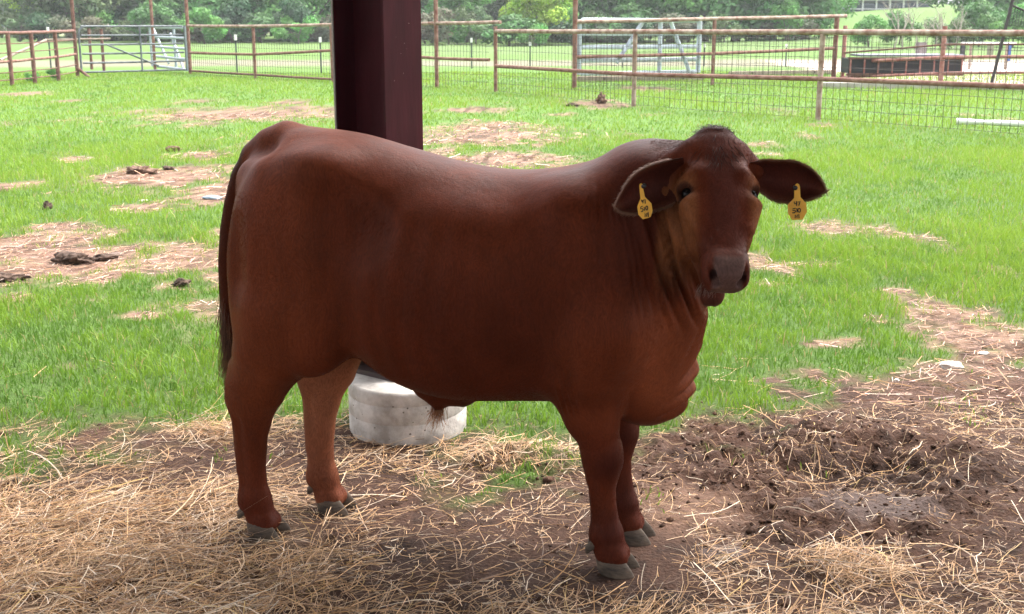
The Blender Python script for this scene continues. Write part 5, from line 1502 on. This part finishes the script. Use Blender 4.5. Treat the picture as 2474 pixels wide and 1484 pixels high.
def coat_material():
    m = bpy.data.materials.new('bull_coat'); m.use_nodes = True
    N, L = m.node_tree.nodes, m.node_tree.links
    b = N['Principled BSDF']
    at = N.new('ShaderNodeAttribute'); at.attribute_name = 'coat'
    no = N.new('ShaderNodeAttribute'); no.attribute_name = 'nose'
    tc = N.new('ShaderNodeTexCoord')
    mp = N.new('ShaderNodeMapping'); mp.inputs['Rotation'].default_value = (0.0, 0.55, 0.0); mp.inputs['Scale'].default_value = (1.0, 1.0, 0.28)
    L.new(tc.outputs['Object'], mp.inputs['Vector'])
    wn_ = N.new('ShaderNodeTexNoise'); wn_.inputs['Scale'].default_value = 6.0; wn_.inputs['Detail'].default_value = 3
    L.new(tc.outputs['Object'], wn_.inputs['Vector'])
    ad = N.new('ShaderNodeMix'); ad.data_type = 'VECTOR'; ad.inputs['Factor'].default_value = 0.10
    L.new(mp.outputs['Vector'], ad.inputs['A']); L.new(wn_.outputs['Color'], ad.inputs['B'])
    n1 = N.new('ShaderNodeTexNoise'); n1.inputs['Scale'].default_value = 260.0; n1.inputs['Detail'].default_value = 3.0
    L.new(ad.outputs['Result'], n1.inputs['Vector'])
    n2 = N.new('ShaderNodeTexNoise'); n2.inputs['Scale'].default_value = 11.0; n2.inputs['Detail'].default_value = 5.0
    L.new(ad.outputs['Result'], n2.inputs['Vector'])
    m1 = N.new('ShaderNodeMapRange'); m1.inputs['From Min'].default_value = 0.3; m1.inputs['From Max'].default_value = 0.7
    m1.inputs['To Min'].default_value = 0.74; m1.inputs['To Max'].default_value = 1.28
    L.new(n1.outputs['Fac'], m1.inputs['Value'])
    m2 = N.new('ShaderNodeMapRange'); m2.inputs['From Min'].default_value = 0.3; m2.inputs['From Max'].default_value = 0.7
    m2.inputs['To Min'].default_value = 0.74; m2.inputs['To Max'].default_value = 1.26
    L.new(n2.outputs['Fac'], m2.inputs['Value'])
    mu = N.new('ShaderNodeMath'); mu.operation = 'MULTIPLY'
    L.new(m1.outputs['Result'], mu.inputs[0]); L.new(m2.outputs['Result'], mu.inputs[1])
    mx = N.new('ShaderNodeMix'); mx.data_type = 'RGBA'; mx.blend_type = 'MULTIPLY'; mx.inputs['Factor'].default_value = 1.0
    L.new(at.outputs['Color'], mx.inputs['A']); L.new(mu.outputs['Value'], mx.inputs['B'])
    L.new(mx.outputs['Result'], b.inputs['Base Color'])
    rr = N.new('ShaderNodeMapRange'); rr.inputs['To Min'].default_value = 0.46; rr.inputs['To Max'].default_value = 0.36
    L.new(no.outputs['Fac'], rr.inputs['Value'])
    ra = N.new('ShaderNodeMath'); ra.operation = 'MULTIPLY_ADD'; ra.inputs[1].default_value = 0.16
    L.new(n2.outputs['Fac'], ra.inputs[0]); L.new(rr.outputs['Result'], ra.inputs[2])
    L.new(ra.outputs['Value'], b.inputs['Roughness'])
    b.inputs['Specular IOR Level'].default_value = 0.13
    b.inputs['Specular Tint'].default_value = (1.0, 0.56, 0.46, 1)
    b.inputs['Sheen Weight'].default_value = 0.0
    b.inputs['Sheen Roughness'].default_value = 0.45
    b.inputs['Sheen Tint'].default_value = (0.9, 0.72, 0.66, 1)
    bp = N.new('ShaderNodeBump'); bp.inputs['Strength'].default_value = 0.15; bp.inputs['Distance'].default_value = 0.004
    L.new(n1.outputs['Fac'], bp.inputs['Height'])
    mp3 = N.new('ShaderNodeMapping'); mp3.inputs['Scale'].default_value = (1.0, 1.0, 0.12)
    L.new(tc.outputs['Object'], mp3.inputs['Vector'])
    n3 = N.new('ShaderNodeTexNoise'); n3.inputs['Scale'].default_value = 34.0; n3.inputs['Detail'].default_value = 4.0
    L.new(mp3.outputs['Vector'], n3.inputs['Vector'])
    bp3 = N.new('ShaderNodeBump'); bp3.inputs['Strength'].default_value = 0.22; bp3.inputs['Distance'].default_value = 0.008
    L.new(n3.outputs['Fac'], bp3.inputs['Height'])
    L.new(bp.outputs['Normal'], bp3.inputs['Normal'])
    L.new(bp3.outputs['Normal'], b.inputs['Normal'])
    return m
bme = np_mesh('body', VALL, FALL, True)
set_col(bme, 'coat', CALL)
set_float(bme, 'nose', np.concatenate([NOSE, np.zeros(len(VALL) - nb)]))
body = link('body', bme, bull, coat_material())

# eyes
m_eye = mat('eye_dark', (0.005, 0.0035, 0.0035), 0.15, 0.14)
for e in (-1, 1):
    bm = bmesh.new(); bmesh.ops.create_uvsphere(bm, u_segments=24, v_segments=16, radius=0.0195)
    me = bpy.data.meshes.new('eye'); bm.to_mesh(me); bm.free()
    me.polygons.foreach_set('use_smooth', [True] * len(me.polygons))
    o = link('eye', me, bull, m_eye); o.location = hp(e * 0.0765, 0.191, -0.040)

# hooves: two claws and two dew claws a foot
m_hoof = mat('hoof_horn', (0.045, 0.035, 0.028), 0.7, 0.25, col2=(0.135, 0.100, 0.072), scale=22, bump=0.3, bscale=60, stretch=(1, 1, 2.5))
def claw(parent, cx, cy, side, splay, L=0.102, W=0.051, H=0.054):
    rings = []; n = 20
    for k, (f, z) in enumerate(((0.96, -0.004), (1.0, 0.004), (0.97, 0.018), (0.88, 0.034), (0.76, 0.048), (0.66, H))):
        rg = []
        for j in range(n):
            a = 2 * PI * j / n
            x = math.cos(a); y = math.sin(a)
            px = (x if x < 0 else x) * L * 0.5 * f
            tip = 1 - 0.45 * max(0, x) ** 2.2
            py = y * W * 0.5 * f * tip * (0.72 if y * side < 0 else 1.08)
            px += -0.020 * (z / H) * 1.25 + 0.006
            rg.append((px, py + side * 0.002, z))
        rings.append(rg)
    mb = MB()
    Vv = [p for r_ in rings for p in r_]
    Ff = [(i * n + j, i * n + (j + 1) % n, (i + 1) * n + (j + 1) % n, (i + 1) * n + j) for i in range(len(rings) - 1) for j in range(n)]
    Ff += [tuple(range(n - 1, -1, -1)), tuple((len(rings) - 1) * n + j for j in range(n))]
    mb.add(Vv, Ff)
    o = mb.build('hoof', m_hoof, parent, True, 60)
    o.location = (cx, cy, 0.0); o.rotation_euler = (0, 0, splay)
    return o
for cx, cy in ((0.497, -0.112), (0.517, 0.112), (-0.556, -0.112), (-0.426, 0.112)):
    for sd in (-1, 1):
        claw(bull, cx + (0.006 if sd > 0 else 0), cy + sd * 0.027, sd, sd * 0.10)
        mb = MB(); bx = cx - 0.072
        mb.tube([(bx + 0.012, cy + sd * 0.022, 0.082), (bx - 0.004, cy + sd * 0.024, 0.068), (bx - 0.010, cy + sd * 0.024, 0.054)], [0.014, 0.012, 0.004], 8)
        mb.build('dewclaw', m_hoof, bull, True)

# hair strands: switch of the tail, poll tuft, ear fringe, sheath tuft, whiskers
def strands(name, roots, paths, r0, col, parent, rough=0.5, col_tip=None):
    """paths: list of (k,3) arrays"""
    Vh, Fh, Ch = [], [], []
    for p, rr in zip(paths, r0):
        k = len(p); base = len(Vh)
        d = p[-1] - p[0]; d = d / (np.linalg.norm(d) + 1e-9)
        a = np.cross(d, (0.31, 0.85, 0.43)); a /= np.linalg.norm(a); b_ = np.cross(d, a)
        for i in range(k):
            t = i / (k - 1)
            rad = rr * (1 - 0.85 * t)
            for j in range(3):
                an = 2 * PI * j / 3
                Vh.append(p[i] + (a * math.cos(an) + b_ * math.sin(an)) * rad)
                Ch.append(np.array(col) * (1 - t) + np.array(col_tip if col_tip else col) * t)
        for i in range(k - 1):
            for j in range(3):
                j2 = (j + 1) % 3
                Fh.append((base + i * 3 + j, base + i * 3 + j2, base + (i + 1) * 3 + j2, base + (i + 1) * 3 + j))
    me = np_mesh(name, np.array(Vh), np.array(Fh), True)
    set_col(me, 'hair', np.array(Ch))
    return link(name, me, parent, mat('hair_' + name, attr='hair', rough=rough, var=0.25, scale=60, spec=0.4))
R_ = np.random.default_rng(3)
paths, rad = [], []
for k in range(420):
    z0 = R_.uniform(0.56, 0.80); an = R_.uniform(0, 2 * PI); rr = 0.020 * (0.5 + 0.5 * R_.random())
    x0 = -0.700 + rr * math.cos(an); y0 = rr * math.sin(an)
    ln = R_.uniform(0.12, 0.26) if k % 3 else R_.uniform(0.2, 0.34)
    z1 = max(z0 - ln, 0.40 + 0.05 * R_.random())
    dxx = R_.normal(-0.010, 0.014); dyy = R_.normal(0, 0.012); wav = R_.uniform(0.001, 0.006); wp = R_.uniform(0, 6.28); wf = R_.uniform(35, 60)
    p = []
    for i in range(9):
        t = i / 8; z = z0 + (z1 - z0) * t
        p.append((x0 + dxx * t + wav * t * math.sin(wf * z + wp), y0 + dyy * t + wav * t * math.cos(wf * z + wp), z))
    paths.append(np.array(p)); rad.append(R_.uniform(0.0009, 0.0018))
strands('tail_switch', None, paths, rad, (0.035, 0.012, 0.008), bull, col_tip=(0.17, 0.075, 0.032))
paths, rad = [], []
_cand = np.where((in_head > 0.5) & (hd_ > -0.075) & (np.abs(hx_) < 0.055) & (ht_ < 0.125))[0]
for k in R_.choice(_cand, 1500):      # whorl on the poll and forehead
    x0, t0 = hx_[k], ht_[k]
    if R_.random() > np.exp(-(x0 / 0.032) ** 2): continue
    nv = Nv[k]; p0 = V[k] - nv * 0.003
    dirv = HX * (x0 * 12 + R_.normal(0, 0.35)) + HT * ((-1.0 if t0 < 0.025 else 1.0) * R_.uniform(0.5, 1.1)) + nv * R_.uniform(0.12, 0.5)
    dirv /= np.linalg.norm(dirv)
    ln = R_.uniform(0.014, 0.036)
    bend = HT * 0.35 * ln - nv * 0.35 * ln + HX * R_.normal(0, 0.3) * ln
    paths.append(np.array([p0 + dirv * ln * t + bend * t * t for t in (0, 0.33, 0.66, 1)])); rad.append(R_.uniform(0.0006, 0.0012))
strands('poll_hair', None, paths, rad, (0.022, 0.008, 0.006), bull, col_tip=(0.075, 0.028, 0.020))
paths, rad = [], []
for P, sgn in ((EAR_R[3], 1), (EAR_L[3], -1)):
    n, m = P.shape[:2]
    ctr_ = P[n // 2, m // 2]
    for k in range(2200):
        fi = R_.uniform(2, n - 1.01); i = int(fi); fr = fi - i
        j = 0 if R_.random() < 0.5 else m - 1
        jn = 1 if j == 0 else m - 2
        p0 = P[i, j] * (1 - fr) + P[i + 1, j] * fr
        pin = P[i, jn] * (1 - fr) + P[i + 1, jn] * fr
        out = p0 - pin; out /= np.linalg.norm(out) + 1e-9
        al = P[i + 1, j] - P[i, j]; al /= np.linalg.norm(al) + 1e-9
        dirv = out * R_.uniform(0.25, 0.9) + al * R_.uniform(0.3, 0.9) + np.array((0, R_.normal(-0.1, 0.3), R_.normal(0, 0.12)))
        dirv /= np.linalg.norm(dirv)
        ln = R_.uniform(0.008, 0.019)
        s0 = p0 - out * R_.uniform(0, 0.006)
        paths.append(np.array([s0, s0 + dirv * ln * 0.5, s0 + dirv * ln + al * ln * 0.15])); rad.append(R_.uniform(0.0004, 0.0008))
strands('ear_fringe', None, paths, rad, (0.14, 0.056, 0.032), bull, col_tip=(0.32, 0.17, 0.105))
paths, rad = [], []
for k in range(130):
    p0 = np.array((-0.052 + R_.normal(0, 0.010), R_.normal(0, 0.008), 0.400 + R_.uniform(0, 0.012)))
    ln = R_.uniform(0.02, 0.085)
    dv = np.array((R_.normal(-0.05, 0.22), R_.normal(0, 0.2), -1.0)); dv /= np.linalg.norm(dv)
    cv = np.array((R_.normal(-0.010, 0.012), 0, 0))
    paths.append(np.array([p0 + dv * ln * t + cv * t * t for t in (0, 0.25, 0.5, 0.75, 1)])); rad.append(R_.uniform(0.0006, 0.0012))
strands('sheath_tuft', None, paths, rad, (0.16, 0.055, 0.022), bull, col_tip=(0.46, 0.19, 0.07))
paths, rad = [], []
for k in range(90):
    e = -1 if k % 2 else 1
    p0 = hp(e * R_.uniform(0.01, 0.058), R_.uniform(0.40, 0.43), R_.uniform(-0.115, -0.075))
    dv = HX * e * R_.uniform(0, 0.7) + HT * R_.uniform(0.5, 1) + HD * R_.uniform(-0.3, 0.3); dv /= np.linalg.norm(dv)
    ln = R_.uniform(0.012, 0.030)
    paths.append(np.array([p0, p0 + dv * ln * 0.5, p0 + dv * ln + HT * 0.004])); rad.append(0.00045)
strands('whiskers', None, paths, rad, (0.22, 0.15, 0.12), bull, col_tip=(0.4, 0.3, 0.25))

# ear tags: yellow plates with a neck, marker lettering and a black stud
m_tag = mat('tag_plastic', (0.78, 0.40, 0.022), 0.42, 0.45, var=0.10, scale=30)
m_ink = mat('marker_ink', (0.006, 0.005, 0.004), 0.6, 0.3)
m_stud = mat('stud_black', (0.01, 0.01, 0.01), 0.35, 0.5)
def ear_tag(sx, sy, S, poly, strokes, y0, y1, stud, lab, pen):
    def P(q, off=0.0):
        px, py = (sx + q[0] / S) / 1.0352, (sy + q[1] / S) / 1.0352
        zt = (q[1] - poly[0][1]) / (max(p[1] for p in poly) - poly[0][1])
        v = unp(px, py, y0 + (y1 - y0) * zt)
        return Vector((v[0], v[1] - off, v[2]))
    mb = MB(); n = len(poly)
    front = [P(p, 0.0014) for p in poly]; back = [P(p, -0.0012) for p in poly]
    mb.add(front + back, [tuple(range(n)), tuple(range(2 * n - 1, n - 1, -1))] + [(i, n + i, n + (i + 1) % n, (i + 1) % n) for i in range(n)])
    o = mb.build('ear_tag', m_tag, bull); o['label'] = lab
    mb = MB()
    for st in strokes:
        mb.tube([P(q, 0.0016) for q in st], pen, 6)
    mb.build('lettering', m_ink, o)
    mb = MB()
    c = P(stud, 0.0)
    mb.tube([c + Vector((0, 0.012, 0)), c + Vector((0, -0.005, 0)), c + Vector((0, -0.007, 0))], [0.0058, 0.0058, 0.003], 14)
    mb.build('stud', m_stud, o, True, 40)
def oval(cx, cy, rx, ry, n=14): return [(cx + rx * math.cos(2 * PI * i / n), cy + ry * math.sin(2 * PI * i / n)) for i in range(n + 1)]
ear_tag(1480, 400, 8.245,
        [(1010, 483), (1035, 495), (1048, 525), (1060, 620), (1092, 765), (1225, 900), (1250, 1050), (1210, 1175), (1165, 1195), (1050, 1227), (958, 1130), (933, 970), (1000, 795), (985, 650), (976, 540), (986, 497)],
        [[(1024, 822), (1030, 866), (1060, 852)], [(1052, 828), (1052, 897)], [(1064, 832), (1096, 814), (1098, 902)],
         [(1045, 955), (1004, 975), (1005, 1012), (1038, 1003), (1058, 1030), (1042, 1062), (1012, 1068)], [(1076, 970), (1086, 1048)], oval(1130, 992, 21, 42),
         [(1096, 1178), (1090, 1100), (1130, 1172), (1132, 1095)], [(1158, 1080), (1164, 1178)]],
        -0.252, -0.262, (1066, 542), 'yellow ear tag hanging in the ear on the left of the picture', 0.0013)
ear_tag(1500, 280, 2.853,
        [(1408, 511), (1420, 518), (1426, 535), (1431, 610), (1471, 652), (1476, 715), (1446, 768), (1370, 772), (1340, 722), (1339, 662), (1384, 617), (1387, 548), (1390, 525), (1397, 515)],
        [[(1385, 640), (1388, 656), (1406, 652)], [(1402, 637), (1402, 671)], [(1410, 644), (1427, 639), (1418, 669)],
         [(1396, 687), (1376, 691), (1375, 704), (1390, 701), (1396, 711), (1386, 720), (1371, 720)], [(1404, 687), (1406, 717)], oval(1421, 702, 9, 14),
         [(1392, 758), (1392, 735), (1407, 756), (1408, 733)], [(1418, 730), (1420, 758)]],
        -0.125, -0.135, (1393, 542), 'yellow ear tag hanging in the ear on the right of the picture', 0.0014)

# the short coat itself: fine hairs lying along the body, as hair curves
def hair_bsdf():
    m = bpy.data.materials.new('coat_hair'); m.use_nodes = True
    N, L = m.node_tree.nodes, m.node_tree.links
    N.remove(N['Principled BSDF'])
    h = N.new('ShaderNodeBsdfHairPrincipled')
    h.parametrization = 'COLOR'
    at = N.new('ShaderNodeAttribute'); at.attribute_name = 'coat'
    L.new(at.outputs['Color'], h.inputs['Color'])
    h.inputs['Roughness'].default_value = 0.34
    h.inputs['Radial Roughness'].default_value = 0.55
    h.inputs['IOR'].default_value = 1.45
    L.new(h.outputs['BSDF'], N['Material Output'].inputs['Surface'])
    return m
def coat_hair(n):
    R = np.random.default_rng(77)
    a = VALL[FALL[:, 2]] - VALL[FALL[:, 0]]; b2 = VALL[FALL[:, 3]] - VALL[FALL[:, 1]]
    fn = np.cross(a, b2); ar = np.linalg.norm(fn, axis=1); fn = fn / (ar[:, None] + 1e-12)
    nf_body = len(F)
    ar[nf_body:] *= 0.0
    f = R.choice(len(FALL), n, p=ar / ar.sum())
    u, v = R.random(n)[:, None], R.random(n)[:, None]
    q = FALL[f]
    P = (VALL[q[:, 0]] * (1 - u) + VALL[q[:, 1]] * u) * (1 - v) + (VALL[q[:, 3]] * (1 - u) + VALL[q[:, 2]] * u) * v
    N = fn[f]
    ok = (NOSE[q[:, 0]] < 0.3)
    col = CALL[q[:, 0]]
    x, y, z = P.T
    hx2 = (P - HP) @ HX; ht2 = (P - HP) @ HT; hd2 = (P - HP) @ HD
    ih = in_head[q[:, 0]]
    leg = sstep(0.55, 0.42, z)
    D = np.stack([-0.75 + 0 * x, 0 * x, -0.65 + 0 * x], 1)
    top = sstep(1.02, 1.15, z)[:, None]
    D = D * (1 - top) + np.array((-1.0, 0, -0.15)) * top
    D = D * (1 - leg[:, None]) + np.array((0.05, 0, -1.0)) * leg[:, None]
    hdv = HT[None, :] * 1.0 + HX[None, :] * (np.sign(hx2) * np.clip(np.abs(hx2) * 9, 0, 0.8))[:, None]
    D = D * (1 - ih[:, None]) + hdv * ih[:, None]
    sw = np.stack([vnoise(x * 5, y * 5, z * 5, 61), vnoise(x * 5, y * 5, z * 5, 62), vnoise(x * 5, y * 5, z * 5, 63)], 1)
    D = D + 0.45 * sw
    curl = (sstep(0.20, 0.05, np.hypot(x + 0.08, (z - 1.02) * 1.2)) * (y < 0))[:, None]      # rougher patch on the loin
    D = D + curl * 0.7 * np.stack([vnoise(x * 45, y * 45, z * 45, 64), vnoise(x * 45, y * 45, z * 45, 65), vnoise(x * 45, y * 45, z * 45, 66)], 1)
    D = D + R.normal(0, 0.12, (n, 3))
    D = D - N * (D * N).sum(1)[:, None]
    D /= np.linalg.norm(D, axis=1)[:, None] + 1e-9
    L = R.uniform(0.006, 0.011, n) * (1 + 0.5 * curl[:, 0]) * (1 - 0.35 * leg) * (1 - 0.3 * ih)
    lift = R.uniform(0.03, 0.11, n) * (1 + 0.8 * curl[:, 0])
    keep = ok & ~((ih > 0.5) & (ht2 > 0.36)) & (z > 0.055)
    for e in (-1, 1):
        keep &= np.linalg.norm(P - hp(e * 0.085, 0.191, -0.038), axis=1) > 0.024
    keep &= (R.random(n) < np.maximum(np.maximum(leg, ih), sstep(0.45, 0.05, N[:, 2])))                                     # no single hairs show on the sleek topline
    P, N, D, L, lift, col = P[keep], N[keep], D[keep], L[keep], lift[keep], col[keep]
    k = len(P)
    pts = np.zeros((k, 3, 3), dtype=np.float32)
    pts[:, 0] = P - N * 0.0006
    pts[:, 1] = P + D * (L * 0.5)[:, None] + N * (L * lift * 0.6)[:, None]
    pts[:, 2] = P + D * L[:, None] + N * (L * lift * 0.75)[:, None]
    hc = bpy.data.hair_curves.new('coat_hair')
    hc.add_curves([3] * k)
    hc.position_data.foreach_set('vector', pts.ravel())
    r = hc.attributes.new('radius', 'FLOAT', 'POINT')
    rr = np.tile(np.array((0.00017, 0.00016, 0.00005), dtype=np.float32), k)
    r.data.foreach_set('value', rr)
    c = hc.attributes.new('coat', 'FLOAT_COLOR', 'CURVE')
    cc_ = np.ones((k, 4), dtype=np.float32)
    cc_[:, :3] = 1.08 * col * np.random.default_rng(5).uniform(0.80, 1.25, k)[:, None]
    c.data.foreach_set('color', cc_.ravel())
    m = mat('coat_hair', attr='coat', rough=0.55, spec=0.05, spec_tint=(1.0, 0.56, 0.46))
    hc.materials.append(m)
    o = bpy.data.objects.new('coat_hair', hc); COL.objects.link(o); o.parent = bull
    return o
coat_hair(480000)
# ================================================================== damp air
m_h = bpy.data.materials.new('haze_air'); m_h.use_nodes = True
nt = m_h.node_tree
nt.nodes.remove(nt.nodes['Principled BSDF'])
pvn = nt.nodes.new('ShaderNodeVolumePrincipled')
pvn.inputs['Color'].default_value = (0.93, 0.96, 1.0, 1)
pvn.inputs['Density'].default_value = 0.0006
pvn.inputs['Anisotropy'].default_value = 0.2
nt.links.new(pvn.outputs['Volume'], nt.nodes['Material Output'].inputs['Volume'])
mb = MB(); mb.box((0, 0, 0), (1100, 1100, 26))
hz_ = mb.build('haze', m_h); hz_.location = (0, 300, 26 / 2 - 2.5)
tag(hz_, 'thin pale damp air over the pasture, whitening the far trees', 'haze', kind='stuff')
